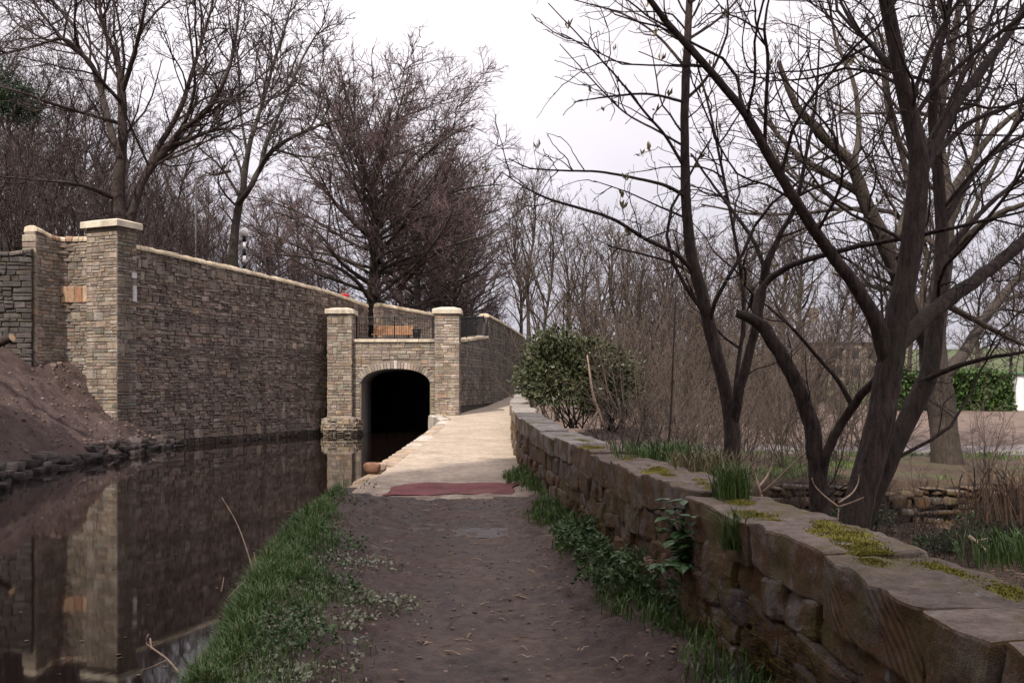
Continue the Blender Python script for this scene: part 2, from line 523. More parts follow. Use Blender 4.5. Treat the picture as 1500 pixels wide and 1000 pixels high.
# ------------------------------------------------------------------ towpath: mud in front, gravel behind
def mud_z(x, y):
    left = bankx(y); right = rwx(y)
    u = (x - left) / (right - left)
    z = path_z(y) + 0.035 * fbm(x * 1.6, y * 1.1, 4) + 0.032 * fbm(x * 7, y * 7, 4) + 0.010 * fbm(x * 28, y * 28, 2)
    z += 0.10 * sstep(0.45, 0.08, u) * sstep(0.0, 0.08, u) + 0.09 * sstep(0.82, 0.97, u)      # grassy shoulders
    z += 0.11 * np.abs(fbm(x * 5, y * 5, 4)) * (sstep(0.42, 0.25, u) + sstep(0.7, 0.85, u))       # trampled clods
    z += 0.05 * fbm(x * 7 + 3, y * 5, 4) * np.exp(-((x + 0.4) / 1.2) ** 2 - ((y - 11.35) / 1.1) ** 2)
    z -= 0.05 * np.exp(-(((x + 0.45) / 0.95) ** 2 + ((y - 11.35) / 0.85) ** 2))                   # wet hollow
    z -= 0.62 * sstep(0.06, -0.11, u) * (1 + 0.5 * fbm(y * 1.3, x * 0 + 2, 3))                    # bank down into the canal
    return z
u = np.concatenate([np.linspace(-0.16, 0.1, 22), np.linspace(0.12, 1.06, 110)])
yy = np.concatenate([growth(-6, 1.8, 16, 0.8), growth(1.9, 15.2, 330, 1.25)])
U, Y = np.meshgrid(u, yy)
X = bankx(Y) + U * (rwx(Y) - bankx(Y))
Z = mud_z(X, Y)
Z = np.where(Y > 13.6, np.minimum(Z, path_z(Y) - 0.03 * sstep(13.6, 14.6, Y) + 0.02), Z)
t = NT('trodden_mud')
n1 = t.noise(1.5, 5, 0.6); n2 = t.noise(9, 6, 0.7); n3 = t.noise(70, 3, 0.7)
sepn = t.n.new('ShaderNodeSeparateXYZ'); t.l.new(t.geo.outputs['Position'], sepn.inputs[0])
mr = t.n.new('ShaderNodeMapRange'); mr.inputs['From Min'].default_value = 0.75; mr.inputs['From Max'].default_value = 0.25
ab = t.n.new('ShaderNodeMath'); ab.operation = 'ABSOLUTE'
ad = t.n.new('ShaderNodeMath'); ad.operation = 'ADD'; ad.inputs[1].default_value = 0.12
t.l.new(sepn.outputs['X'], ad.inputs[0]); t.l.new(ad.outputs[0], ab.inputs[0]); t.l.new(ab.outputs[0], mr.inputs['Value'])
dark = t.ramp(t.mix(0.5, n1, n2), [(0.32, (0.022, 0.0135, 0.012)), (0.5, (0.074, 0.048, 0.041)), (0.68, (0.14, 0.098, 0.082))])
tread = t.ramp(n2, [(0.3, (0.078, 0.054, 0.048)), (0.7, (0.20, 0.15, 0.118))])
mm = t.n.new('ShaderNodeMath'); mm.operation = 'MULTIPLY'; t.l.new(mr.outputs[0], mm.inputs[0]); t.l.new(t.ramp(n1, [(0.35, 0.15), (0.65, 1.0)]), mm.inputs[1])
c = t.mix(mm.outputs[0], dark, tread)
c = t.mix(t.ramp(n3, [(0.70, 0.0), (0.76, 0.6)]), c, (0.33, 0.25, 0.18))
t.color(c)
t.l.new(t.ramp(n1, [(0.35, 0.45), (0.6, 0.85)]), t.b.inputs['Roughness'])
t.bump(t.mix(0.45, n2, n3), 1.0, 0.06)
tag(grid_obj('towpath', X, Y, Z, t.m), kind='structure')
# standing water in the hollow
a = np.linspace(0, 2 * math.pi, 49)[:-1]
r = 1 + 0.45 * fbm(np.cos(a) * 1.5 + 4, np.sin(a) * 1.5 + 4, 4)
gx, gy = np.meshgrid(np.linspace(-1.2, 0.25, 60), np.linspace(10.8, 11.9, 60)); PZ = float(np.percentile(mud_z(gx, gy), 30))
V = np.stack([-0.50 + 0.8 * r * np.cos(a), 11.35 + 0.62 * r * np.sin(a), np.full(48, PZ)], 1)
V = np.concatenate([[[-0.5, 11.35, PZ]], V])
T = [[0, 1 + i, 1 + (i + 1) % 48] for i in range(48)]
t = NT('puddle_water'); t.set(Roughness=0.28, IOR=1.33, Specular_IOR_Level=0.6); t.color((0.05, 0.036, 0.034)); t.bump(t.noise(9, 4), 0.6, 0.03)
tag(obj_np('puddle', V, None, T, t.m), kind='structure')

yy = np.concatenate([np.linspace(13.7, 41, 130), np.linspace(41.5, 95, 60)])
u = np.linspace(0, 1, 40)
U, Y = np.meshgrid(u, yy)
left = np.where(Y < 40.0, bankx(Y) + 0.28, flx(Y) - 0.2)
X = left + U * (rwx(Y) + 0.12 - left)
front = 13.75 + 0.35 * fbm(X * 1.1, X * 0 + 1.7, 4)
Y2 = np.where(Y < 15, np.maximum(Y, front), Y)
Z = path_z(Y2) + 0.006 + 0.02 * fbm(X * 0.9, Y2 * 0.9, 2) - 0.025 * sstep(0.1, 0.0, Y2 - front)
t = NT('buff_gravel')
n1 = t.noise(1.2, 4); n2 = t.noise(48, 6, 0.8); n3 = t.noise(9, 5, 0.75)
c = t.ramp(t.mix(0.5, n2, n3), [(0.3, (0.15, 0.112, 0.085)), (0.47, (0.37, 0.30, 0.232)), (0.66, (0.60, 0.505, 0.41))])
c = t.mix(1.0, c, t.ramp(n1, [(0.3, 0.80), (0.7, 1.1)]), 'MULTIPLY')
c = t.mix(1.0, c, t.ramp(t.noise(3.5, 5, 0.7), [(0.35, 0.84), (0.6, 1.05)]), 'MULTIPLY')
sp = t.n.new('ShaderNodeSeparateXYZ'); t.l.new(t.geo.outputs['Position'], sp.inputs[0])
mr = t.n.new('ShaderNodeMapRange'); mr.inputs['From Min'].default_value = 17.5; mr.inputs['From Max'].default_value = 13.8; t.l.new(sp.outputs['Y'], mr.inputs['Value'])
c = t.mix(t.mix(1.0, mr.outputs[0], t.ramp(t.noise(4, 5, 0.7), [(0.38, 0.0), (0.62, 0.9)]), 'MULTIPLY'), c, (0.13, 0.09, 0.07))      # mud trodden on to the gravel
t.color(c); t.bump(t.mix(0.5, n2, n3), 0.9, 0.03)
M['gravel'] = t.m
tag(grid_obj('gravel_path', X, Y2, Z, t.m), kind='structure')

# ------------------------------------------------------------------ upper ground behind the retaining wall: road, wooded hillside
def wallx(y): return WALL_O[0] + (y - WALL_O[1]) * WALL_D[0] / WALL_D[1]
BW0 = np.array([-5.95, 45.3]); BW1 = np.array([-2.7, 50.2])       # wall behind the bench
def upper_right_edge(y):
    return np.interp(y, [-40, 20, 28.5, 29.9, 31.5, 31.7, 43.8, 45.4, 50.2, 51.5, 62, 90, 400],
                     [-9.5, -15.6, -17.8, -15.4, -14.3, wallx(31.7) - 0.35, wallx(43.8) - 0.35, -6.8, -3.0, -0.95, 0.0, 2.2, 2.2])
def road_z(y): return np.interp(y, [-40, 24, 30, 36, 41, 44, 50, 62, 100, 400], [5.2, 5.2, 5.0, 4.8, 4.55, 4.42, 4.35, 4.3, 4.5, 6])
d = growth(0, 260, 90, 2.2)
yy = np.concatenate([np.linspace(-40, 24, 24), np.linspace(25, 66, 90), growth(68, 430, 30, 1.6)])
D, Y = np.meshgrid(d, yy)
X = upper_right_edge(Y) - D
h0 = 7.5
Z = road_z(Y) + 0.30 * np.clip(D - h0, 0, None) * (1 - 0.35 * sstep(20, 120, D)) + (0.25 * fbm(X * 0.4, Y * 0.4, 4) + 1.2 * fbm(X * .04, Y * .04, 3)) * sstep(h0, h0 + 4, D)
t = NT('woodland_floor')
n1 = t.noise(1.1, 6, 0.65); n2 = t.noise(14, 4, 0.65)
t.color(t.ramp(t.mix(0.5, n1, n2), [(0.3, (0.028, 0.022, 0.015)), (0.55, (0.065, 0.048, 0.033)), (0.7, (0.10, 0.072, 0.05))]))
t.bump(t.mix(0.5, n1, n2), 0.8, 0.08)
M['woodland'] = t.m
tag(grid_obj('hillside', X, Y, Z, t.m), kind='structure')

# terrace on the tunnel roof
yy = np.linspace(40.45, 51.2, 24); u = np.linspace(0, 1, 14)
U, Y = np.meshgrid(u, yy)
lx = np.where(Y < 45.4, wallx(np.minimum(Y, 44.2)) + 0.05, np.interp(Y, [45.4, 50.2, 51.2], [-6.3, -2.75, -2.0]))
X = lx + U * (flx(Y) - 0.12 - lx)
Z = 3.38 + np.interp(Y, [40.4, 47, 51.2], [0, 0.42, 0.62]) * U
tag(grid_obj('terrace', X, Y, Z, M['gravel']), kind='structure')

# ------------------------------------------------------------------ earth bank at the far side of the water
def soil_foot(y): return np.interp(y, [-30, 8, 22, 27, 30.5, 32.6], [-6.6, -6.8, -11.2, -11.35, -11.5, -11.15])
def soil_head(y): return np.interp(y, [-30, 8, 22, 27, 29.6, 30.2, 31.4, 32.6], [-9.4, -10.0, -15.5, -17.5, -17.5, -15.4, -13.9, -11.3])
yy = np.concatenate([np.linspace(-30, 18, 30), np.linspace(18.5, 32.6, 190)])
u = np.concatenate([[-0.12, -0.06], np.linspace(0, 1, 70)])
U, Y = np.meshgrid(u, yy)
X = soil_foot(Y) + U * (soil_head(Y) - soil_foot(Y))
top = np.interp(Y, [-30, 15, 27, 29.6, 30.2, 31.4, 32.6], [5.3, 4.8, 4.2, 3.9, 2.75, 2.35, -0.1])
zf = np.interp(Y, [-30, 22, 31, 32.6], [0.1, 0.1, 0.0, -0.25])
UF = np.clip(-U / 0.12, 0, 1)
U = np.clip(U, 0, 1)
Z = zf + (top - zf) * np.clip(U, 0, 1) ** 0.92 + (0.26 * fbm(X * 1.2, Y * 1.2, 5) + 0.16 * fbm(X * 5, Y * 5, 4)) * sstep(0, .08, U) * sstep(1.0, .93, U) - 0.7 * UF
t = NT('bare_soil')
n1 = t.noise(1.3, 5, 0.6); n2 = t.noise(10, 6, 0.7); n3 = t.noise(38, 3, 0.7)
c = t.ramp(t.mix(0.5, n1, n2), [(0.32, (0.045, 0.029, 0.027)), (0.52, (0.098, 0.066, 0.060)), (0.7, (0.16, 0.115, 0.10))])
c = t.mix(t.ramp(n3, [(0.66, 0.0), (0.74, 0.4)]), c, (0.24, 0.185, 0.155))
t.color(c); t.bump(t.mix(0.5, n2, n3), 1.0, 0.12)
M['soil'] = t.m
tag(grid_obj('earth_bank', X, Y, Z, t.m), kind='structure')

# ------------------------------------------------------------------ masonry
class Surf:
    """wall face along a plan polyline: u along, v up from z0, w outwards (to the right of the walking direction)"""
    def __init__(s, pts, z0=0.0, batter=0.0):
        s.p = np.array(pts, float); s.z0 = z0; s.b = batter
        seg = np.diff(s.p, axis=0); L = np.linalg.norm(seg, axis=1)
        s.cum = np.concatenate([[0], np.cumsum(L)]); s.L = s.cum[-1]
        d = seg / L[:, None]
        dv = np.concatenate([d[:1], unit(d[1:] + d[:-1]), d[-1:]])
        s.n = np.stack([dv[:, 1], -dv[:, 0]], 1)
    def at(s, u, v, w):
        u = np.asarray(u, float); v = np.asarray(v, float); w = np.asarray(w, float)
        x = np.interp(u, s.cum, s.p[:, 0]); y = np.interp(u, s.cum, s.p[:, 1])
        over = np.where(u < 0, u, np.where(u > s.L, u - s.L, 0))
        d0 = np.where((u < 0)[..., None], unit(s.p[1] - s.p[0]), unit(s.p[-1] - s.p[-2]))
        x = x + over * d0[..., 0]; y = y + over * d0[..., 1]
        nx = np.interp(u, s.cum, s.n[:, 0]); ny = np.interp(u, s.cum, s.n[:, 1])
        q = w - s.b * v
        return np.stack([x + nx * q, y + ny * q, s.z0 + v + 0 * u], -1)

def layout(rng, vmax, intervals, top, hr=(0.09, 0.17), wr=(0.18, 0.5), tall=0.22, joint=0.012, jit=0.012):
    """coursed rubble: list of quads [4,2] in (u, v)"""
    out = []
    v = 0.0
    while v < vmax - 0.03:
        dbl = rng.random() < tall
        h = rng.uniform(*hr) * (rng.uniform(1.7, 2.4) if dbl else 1.0)
        v1 = min(v + h, vmax)
        for (a, b) in intervals(v, v1):
            u = a
            while u < b - 0.02:
                w = rng.uniform(*wr) * (0.75 + 0.5 * rng.random())
                if dbl: w *= 0.85
                u1 = u + w
                if b - u1 < wr[0] * 0.75: u1 = b
                rows = [(v, v1)]
                if dbl and rng.random() < 0.72:
                    k = v + (v1 - v) * rng.uniform(0.35, 0.65)
                    rows = [(v, k), (k, v1)]
                for (x0, x1) in rows:
                    cells = [(u, u1)]
                    if len(rows) == 2 and rng.random() < 0.35 and u1 - u > 0.3:
                        m = u + (u1 - u) * rng.uniform(0.35, 0.65); cells = [(u, m), (m, u1)]
                    for (c0, c1) in cells:
                        ta, tb = top(c0), top(c1)
                        y00, y10 = x0, x0
                        y01, y11 = min(x1, ta), min(x1, tb)
                        if min(y01 - x0, y11 - x0) < 0.025: continue
                        g = joint * 0.5
                        q = np.array([[c0 + g, y00 + g], [c1 - g, y10 + g], [c1 - g, y11 - g], [c0 + g, y01 - g]])
                        q += rng.uniform(-jit, jit, (4, 2)) * np.minimum(1, np.array([c1 - c0, x1 - x0]) / 0.2)
                        out.append(q)
                u = u1
        v = v1
    return np.array(out)

_SQ = np.array([[0, 1, 5, 4], [1, 2, 6, 5], [2, 3, 7, 6], [3, 0, 4, 7], [4, 5, 9, 8], [5, 6, 10, 9], [6, 7, 11, 10], [7, 4, 8, 11], [8, 9, 10, 11]])
def stone_verts(surf, quads, rng, back=0.05, proud=(0.0, 0.03), chamfer=0.016, tilt=0.008):
    N = len(quads)
    ctr = quads.mean(1, keepdims=True)
    size = np.minimum(np.ptp(quads[:, :, 0], axis=1), np.ptp(quads[:, :, 1], axis=1))
    ch = np.minimum(chamfer, size * 0.22)[:, None, None]
    dirn = np.sign(quads - ctr)
    inner = quads - dirn * ch * rng.uniform(0.7, 1.4, quads.shape)
    pr = rng.uniform(*proud, (N, 1))
    wv = np.concatenate([np.full((N, 4), -back), np.repeat(pr - chamfer * 0.8, 4, 1), pr + rng.uniform(-tilt, tilt, (N, 4))], 1)
    uv = np.concatenate([quads, quads, inner], 1)
    return surf.at(uv[..., 0], uv[..., 1], wv)

PAL = np.array([[.40, .32, .235], [.36, .275, .19], [.29, .25, .21], [.42, .27, .145], [.50, .43, .345], [.20, .17, .15], [.32, .20, .125], [.38, .31, .26], [.34, .26, .20]])
def palette(rng, n, w, gain=1.0, grey=0.0):
    c = PAL[rng.choice(len(PAL), n, p=np.array(w) / np.sum(w))] * 0.55 + PAL.mean(0) * 0.45
    c = c * rng.uniform(0.72, 1.22, (n, 1)) * rng.uniform(0.94, 1.06, (n, 3))
    g = c.mean(1, keepdims=True)
    return (c * (1 - grey) + g * np.array([1.02, 0.98, 0.99]) * grey) * gain

def emit_stones(parent, V, cols, mat, limit=300, name='stone', rest='small_stones', rank=None):
    """the stones that show largest are objects of their own, the rest one mesh"""
    N = len(V)
    if rank is None:
        c = V.mean(1)
        dist = np.linalg.norm(c - np.array([0, 0, CAMZ]), axis=1)
        px = c[:, 0] / np.maximum(c[:, 1], 0.1) * FPX
        e1 = np.linalg.norm(V[:, 1] - V[:, 0], axis=1); e2 = np.linalg.norm(V[:, 3] - V[:, 0], axis=1)
        rank = e1 * e2 / dist ** 2 * np.where((np.abs(px) < 770) & (c[:, 1] > 1), 1, 0.01)
    order = np.argsort(-rank)
    big = order[:limit]; small = order[limit:]
    for k in big:
        obj_np(name, V[k], _SQ, None, mat, parent, np.broadcast_to(cols[k], (12, 3)))
    if len(small):
        Q = (_SQ[None] + (np.arange(len(small)) * 12)[:, None, None]).reshape(-1, 4)
        o = obj_np(rest, V[small].reshape(-1, 3), Q, None, mat, parent, np.repeat(cols[small], 12, 0))
        o["kind"] = "stuff"

def wall_core(parent, surf, top, thick, mat, u0=0.0, u1=None, n=40, name='mortar_core', v0=-0.3, front=-0.022):
    u1 = surf.L if u1 is None else u1
    u = np.linspace(u0, u1, n)
    tp = np.array([top(x) for x in u]) - 0.01
    rows = [surf.at(u, np.full(n, v0), np.full(n, front)), surf.at(u, tp, np.full(n, front)),
            surf.at(u, tp, np.full(n, -thick)), surf.at(u, np.full(n, v0), np.full(n, -thick))]
    V = np.stack(rows, 1).reshape(-1, 3)
    Q = []
    for i in range(n - 1):
        for k in range(4):
            a, b = i * 4 + k, i * 4 + (k + 1) % 4
            Q.append([a, a + 4, b + 4, b])
    Q.append([0, 1, 2, 3]); e = (n - 1) * 4; Q.append([e + 3, e + 2, e + 1, e])
    return obj_np(name, V, Q, None, mat, parent)

def coping_run(parent, surf, top, u0, u1, rng, wr, depth, height, cols, mat, over=0.05, name='coping_stone', round_=True, thick=0.45):
    """a row of half-round coping stones on a wall top, each its own part"""
    u = u0
    while u < u1 - 0.02:
        w = rng.uniform(*wr); e = min(u + w, u1)
        if u1 - e < wr[0] * 0.5: e = u1
        a = np.linspace(0, math.pi, 7) if round_ else np.array([0, .35, 1.2, 1.94, 2.79, math.pi])
        hh = height * rng.uniform(0.88, 1.1)
        pw = over + (-(thick + 2 * over)) * (0.5 - 0.5 * np.cos(a))
        pv = 0.05 + (hh - 0.05) * np.sin(a) ** 0.6
        prof_w = np.concatenate([[over], pw, [-(thick + over)]]); prof_v = np.concatenate([[-0.015], pv, [-0.015]])
        g = 0.008
        us = [u + g, u + g + 0.012, e - g - 0.012, e - g]; sc = [0.93, 1, 1, 0.93]
        V = []
        for x, k in zip(us, sc):
            V.append(surf.at(np.full(len(prof_w), x), top(x) + prof_v * k + rng.uniform(-.006, .006), (prof_w + thick / 2) * k - thick / 2))
        V = np.array(V); m = len(prof_w)
        Q = [[i * m + j, i * m + (j + 1) % m, (i + 1) * m + (j + 1) % m, (i + 1) * m + j] for i in range(3) for j in range(m)]
        V = V.reshape(-1, 3)
        T = [[0, j + 1, j] for j in range(1, m - 1)] + [[3 * m, 3 * m + j, 3 * m + j + 1] for j in range(1, m - 1)]
        c = np.array(cols[rng.integers(len(cols))]) * rng.uniform(0.85, 1.12)
        obj_np(name, V, Q, T, mat, parent, np.broadcast_to(c, (len(V), 3)))
        u = e

def wet(V, cols, z=-0.16):
    """the courses that stand in the water are soaked dark"""
    zc = V[:, :, 2].mean(1)
    k = np.clip((z - zc) / 0.1, 0, 1)[:, None]
    return cols * (1 - 0.72 * k)

COPE = [(.52, .43, .30), (.58, .49, .36), (.47, .38, .27), (.60, .50, .38)]
W_NEW = [4, 4, 2, 2.2, 2, 1.2, 1.0, 2, 3]
W_DARK = [3, 3, 4, 1, 1.2, 3, 1.5, 3, 3]

# --- the long retaining wall
rng = np.random.default_rng(3)
Lw = 14.55
surf = Surf([WALL_O - WALL_D * 0.0, WALL_O + WALL_D * Lw], -0.75, 0.012)
long_wall = thing('retaining_wall', 'long tall retaining wall of coursed stone, shade put into its colour, rising from the canal', 'wall')
ltop = lambda u: float(wall_top(u)) + 0.75
START = 0.74
def iv(v0, v1):
    b = Lw
    while ltop(b) < v0 + 0.03 and b > START: b -= 0.1
    return [(START, b)]
q = layout(rng, 6.9, iv, ltop, hr=(0.055, 0.135), wr=(0.13, 0.42), tall=0.45, jit=0.024)
V = stone_verts(surf, q, rng, proud=(-0.01, 0.04), tilt=0.014)
emit_stones(long_wall, V, wet(V, palette(rng, len(q), W_DARK, 0.60, 0.40) * np.array([1.05, 0.97, 0.93]) * rng.uniform(0.78, 1.28, (len(q), 1))), M['stone'], 300)  # stone mix darkened and greyed: the wall's shade is put into its colour
wall_core(long_wall, surf, ltop, 0.5, M['mortar'], START - 0.1)
coping_run(long_wall, surf, ltop, START, Lw, rng, (0.24, 0.42), 0, 0.17, COPE, M['coping'])
base_at(long_wall, (float(WALL_O[0] + WALL_D[0] * 7), float(WALL_O[1] + WALL_D[1] * 7), -0.5))

# --- the tall corner pillar
def pillar(name, label, corners, z0, ztop, cap_z, rng, wpal, gain, grey, cap_over=0.13, hr=(0.07, 0.14), faces=4, wr=(0.16, 0.46), quoin=True, gains=None):
    """corners: plan points walked so that the outside is on the right"""
    th = thing(name, label, 'pillar')
    C = np.array(corners, float); n = len(C)
    for k in range(faces):
        a, b = C[k], C[(k + 1) % n]
        s = Surf([a, b], z0); L = s.L
        qq = layout(rng, ztop - z0, lambda v0, v1: [(0.0, L)], lambda u: ztop - z0, hr=hr, wr=wr, tall=0.3, jit=0.008)
        V = stone_verts(s, qq, rng, proud=(0.0, 0.02))
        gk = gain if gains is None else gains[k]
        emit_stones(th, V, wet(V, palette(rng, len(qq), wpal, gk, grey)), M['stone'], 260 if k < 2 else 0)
    cen = C.mean(0)
    Vc = []
    for z in (z0 - 0.3, ztop):
        for p in C:
            d = p - cen; Vc.append([*(cen + d * (1 - 0.022 / np.linalg.norm(d) * 1.4)), z])
    m = n
    Q = [[i, (i + 1) % m, m + (i + 1) % m, m + i] for i in range(m)] + [[3, 2, 1, 0], [4, 5, 6, 7]]
    obj_np('mortar_core', Vc, Q, None, M['mortar_pale'], th)
    # cap: slab with weathered (slightly pyramidal) top
    rings = []
    for (o, z) in ((cap_over, ztop + 0.001), (cap_over, ztop + (cap_z - ztop) * 0.62), (cap_over - 0.02, ztop + (cap_z - ztop) * 0.68), (0.02 - 0.25, cap_z)):
        for p in C:
            d = np.sign((p - cen) @ np.array([unit(C[1] - C[0]), unit(C[2] - C[1])]).T)
            rings.append([*(p + (unit(C[1] - C[0]) * d[0] + unit(C[2] - C[1]) * d[1]) * o), z])
    Q = [[3, 2, 1, 0], [12, 13, 14, 15]]
    for r in range(3):
        for i in range(4):
            Q.append([r * 4 + i, r * 4 + (i + 1) % 4, (r + 1) * 4 + (i + 1) % 4, (r + 1) * 4 + i])
    obj_np('cap_stone', rings, Q, None, M['coping'], th, np.broadcast_to([.60, .52, .41], (16, 3)))
    base_at(th, (float(cen[0]), float(cen[1]), z0))
    return th
FD = np.array([-WALL_N[0], -WALL_N[1]])       # from the corner along the front face, leftwards
c0 = WALL_O + WALL_N * 0.09 - WALL_D * 0.09
pil = [c0 + FD * 1.25, c0, c0 + WALL_D * 0.80, c0 + WALL_D * 0.80 + FD * 1.25]
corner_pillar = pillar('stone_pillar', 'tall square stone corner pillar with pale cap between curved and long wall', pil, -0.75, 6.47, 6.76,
       np.random.default_rng(8), W_NEW, 0.86, 0.22, gains=[0.86, 0.58, 0.4, 0.4])  # sunward face brighter, others darker: light and shade put into the stone colour
# pale inset stones on its shaded face
g = Geo()
s = Surf([pil[1], pil[2]], 0.0)
for (u0, u1, z0, z1) in ((0.62, 0.78, 4.22, 4.72), (0.58, 0.78, 4.95, 5.12)):
    p = s.at(np.array([u0, u1, u1, u0]), np.array([z0, z0, z1, z1]), np.full(4, 0.034)); b = s.at(np.array([u0, u1, u1, u0]), np.array([z0, z0, z1, z1]), np.full(4, -0.03))
    o = obj_np('pale_stone', np.concatenate([b, p]), [[4, 5, 6, 7], [0, 1, 5, 4], [1, 2, 6, 5], [2, 3, 7, 6], [3, 0, 4, 7]], None, M['coping'], None, np.broadcast_to([.5, .48, .47], (8, 3)))
    o.parent = corner_pillar; o.location = [-x for x in corner_pillar.location]

# --- curved wing wall left of the pillar
rng = np.random.default_rng(12)
A = pil[0] + WALL_D * 0.25
arc = [np.array([-14.54, 30.36]), np.array([-14.46, 30.58]), np.array([-14.37, 30.84]), np.array([-14.27, 31.08]), np.array([-14.13, 31.28]), np.array([-13.96, 31.37]), np.array([-13.72, 31.36]), A + FD * 0.25, A]
surf = Surf(arc, 1.6)
wing = thing('wing_wall', 'curved buff stone wing wall sweeping from the tall pillar to a rounded end', 'wall')
wtop = lambda u: 4.55 + 0.18 * float(sstep(0.8, 0.0, u))
q = layout(rng, 4.8, lambda a, b: [(0.0, surf.L)], wtop, hr=(0.065, 0.125), wr=(0.17, 0.44), tall=0.2)
V = stone_verts(surf, q, rng, proud=(0, 0.025))
emit_stones(wing, V, palette(rng, len(q), W_NEW, 0.80, 0.25), M['stone'], 300)
wall_core(wing, surf, wtop, 0.42, M['mortar_pale'], n=60)
coping_run(wing, surf, wtop, 0.0, surf.L, rng, (0.14, 0.24), 0, 0.16, COPE + [(.36, .22, .15)], M['coping'], thick=0.42)
for (ua, ub, c) in ((surf.L - 1.15, surf.L - 0.72, (.52, .33, .21)), (surf.L - 0.70, surf.L - 0.42, (.40, .21, .13)), (surf.L - 0.40, surf.L - 0.03, (.50, .35, .23))):
    uu = np.array([ua, ub, ub, ua]); vv = np.array([2.62, 2.62, 3.1, 3.12])
    bb = stone_verts(surf, np.stack([uu, vv], 1)[None], rng, proud=(0.038, 0.04))
    obj_np('large_stone', bb[0], _SQ, None, M['stone'], wing, np.broadcast_to(c, (12, 3)))
# rounded end: stacked quoins facing the canal bank
es = Surf([arc[0] + np.array([-0.42, 0.04]), arc[0] + np.array([0.03, 0.0])], 1.6)
q = layout(rng, 4.86, lambda a, b: [(0.0, es.L)], lambda u: 4.86 - 0.25 * ((u - es.L / 2) / (es.L / 2)) ** 2, hr=(0.16, 0.3), wr=(0.5, 0.9), tall=0.0)
V = stone_verts(es, q, rng, proud=(0.01, 0.025), back=0.2)
emit_stones(wing, V, palette(rng, len(q), W_NEW, 1.0, 0.1), M['stone'], 300, name='quoin')
base_at(wing, (-14.2, 31.0, 1.6))

# --- old dark wall further left
rng = np.random.default_rng(14)
surf = Surf([(-21.5, 29.2), (-19.0, 29.4), (-17.0, 29.75), (-15.6, 30.02), (-14.56, 30.20)], 1.9)
old = thing('old_wall', 'old dark rubble wall above the bare earth bank', 'wall')
otop = lambda u: 3.74 + 0.10 * math.sin(u * 0.9) + 0.04 * math.sin(u * 3.7)
q = layout(rng, 3.9, lambda a, b: [(0.0, surf.L)], otop, hr=(0.1, 0.18), wr=(0.2, 0.5), tall=0.2, joint=0.02, jit=0.02)
V = stone_verts(surf, q, rng, proud=(-0.01, 0.05))
emit_stones(old, V, palette(rng, len(q), W_DARK, 0.33, 0.55), M['stone'], 200)
wall_core(old, surf, otop, 0.5, M['old_joint'], n=60)
coping_run(old, surf, otop, 0.0, surf.L, rng, (0.25, 0.5), 0, 0.12, [(.12, .10, .09), (.09, .075, .07), (.16, .13, .11)], M['stone'], thick=0.5)
base_at(old, (-18, 29.2, 1.9))

# --- tunnel portal
rng = np.random.default_rng(21)
PF = 40.25                                     # plane of the portal face
AX0, AX1 = -6.10, -3.32; AXC = (AX0 + AX1) / 2; AH = (AX1 - AX0) / 2
SPR = 1.74; RISE = 0.55
def arch_z(x):                                 # soffit height
    k = np.clip(np.abs((x - AXC) / AH), 0, 1)
    return SPR + RISE * (1 - k ** 2.5) ** 0.62
portal = thing('tunnel_portal', 'buff stone canal tunnel front with low segmental arch over dark water', 'tunnel')
FX0, FX1 = -6.43, -3.10
surf = Surf([(FX0, PF), (FX1, PF)], WATER_Z - 0.3)
z0 = WATER_Z - 0.3
RING = 0.27
def half_width(z):                             # ring outline half width at height z
    if z <= SPR: return AH + 0.04
    xs = np.linspace(0, AH + RING, 80)
    zz = SPR + (RISE + RING) * np.clip(1 - (xs / (AH + RING * 0.75)) ** 2.5, 0, 1) ** 0.62
    ok = xs[zz > z]
    return ok.max() if len(ok) else 0.0
def iv(v0, v1):
    hw = half_width(z0 + v0 + 0.01)
    if hw <= 0: return [(0.0, FX1 - FX0)]
    o = []
    a, b = AXC - hw - FX0, AXC + hw - FX0
    if a > 0.05: o.append((0.0, a))
    if FX1 - FX0 - b > 0.05: o.append((b, FX1 - FX0))
    return o
ptop = 3.36 - z0
q = layout(rng, ptop, iv, lambda u: ptop, hr=(0.08, 0.15), wr=(0.2, 0.5), tall=0.25)
V = stone_verts(surf, q, rng, proud=(0, 0.02))
emit_stones(portal, V, wet(V, palette(rng, len(q), W_NEW, 0.86, 0.22)), M['stone'], 300)
# voussoirs
n = 27
ang = np.linspace(-1, 1, n + 1)
def ring_pt(s, o):
    x = AXC + AH * np.sign(s) * (1 - (1 - abs(s)) ** 1.35)
    p = np.array([x, arch_z(x)])
    e = 1e-3
    xa, xb = max(AX0, x - e), min(AX1, x + e)
    tt = np.array([xb - xa, arch_z(xb) - arch_z(xa)]); nn = np.array([-tt[1], tt[0]]); nn /= np.linalg.norm(nn)
    return p + nn * o
for i in range(n):
    key = abs(i - n // 2) <= 1
    o = RING * (rng.uniform(0.85, 1.0) if not key else 1.22)
    if key and i != n // 2: o = RING * 1.0
    pts = np.array([ring_pt(ang[i] + 0.004, 0.0), ring_pt(ang[i + 1] - 0.004, 0.0), ring_pt(ang[i + 1] - 0.004, o), ring_pt(ang[i] + 0.004, o)])
    qd = np.stack([pts[:, 0] - FX0, pts[:, 1] - z0], 1)[None]
    V = stone_verts(surf, qd, rng, proud=(0.03, 0.04), back=0.25, chamfer=0.01)
    c = palette(rng, 1, W_NEW, 1.05, 0.25)[0] if i != n // 2 else np.array([.50, .46, .42])
    obj_np('voussoir', V[0], _SQ, None, M['stone'], portal, np.broadcast_to(c, (12, 3)))
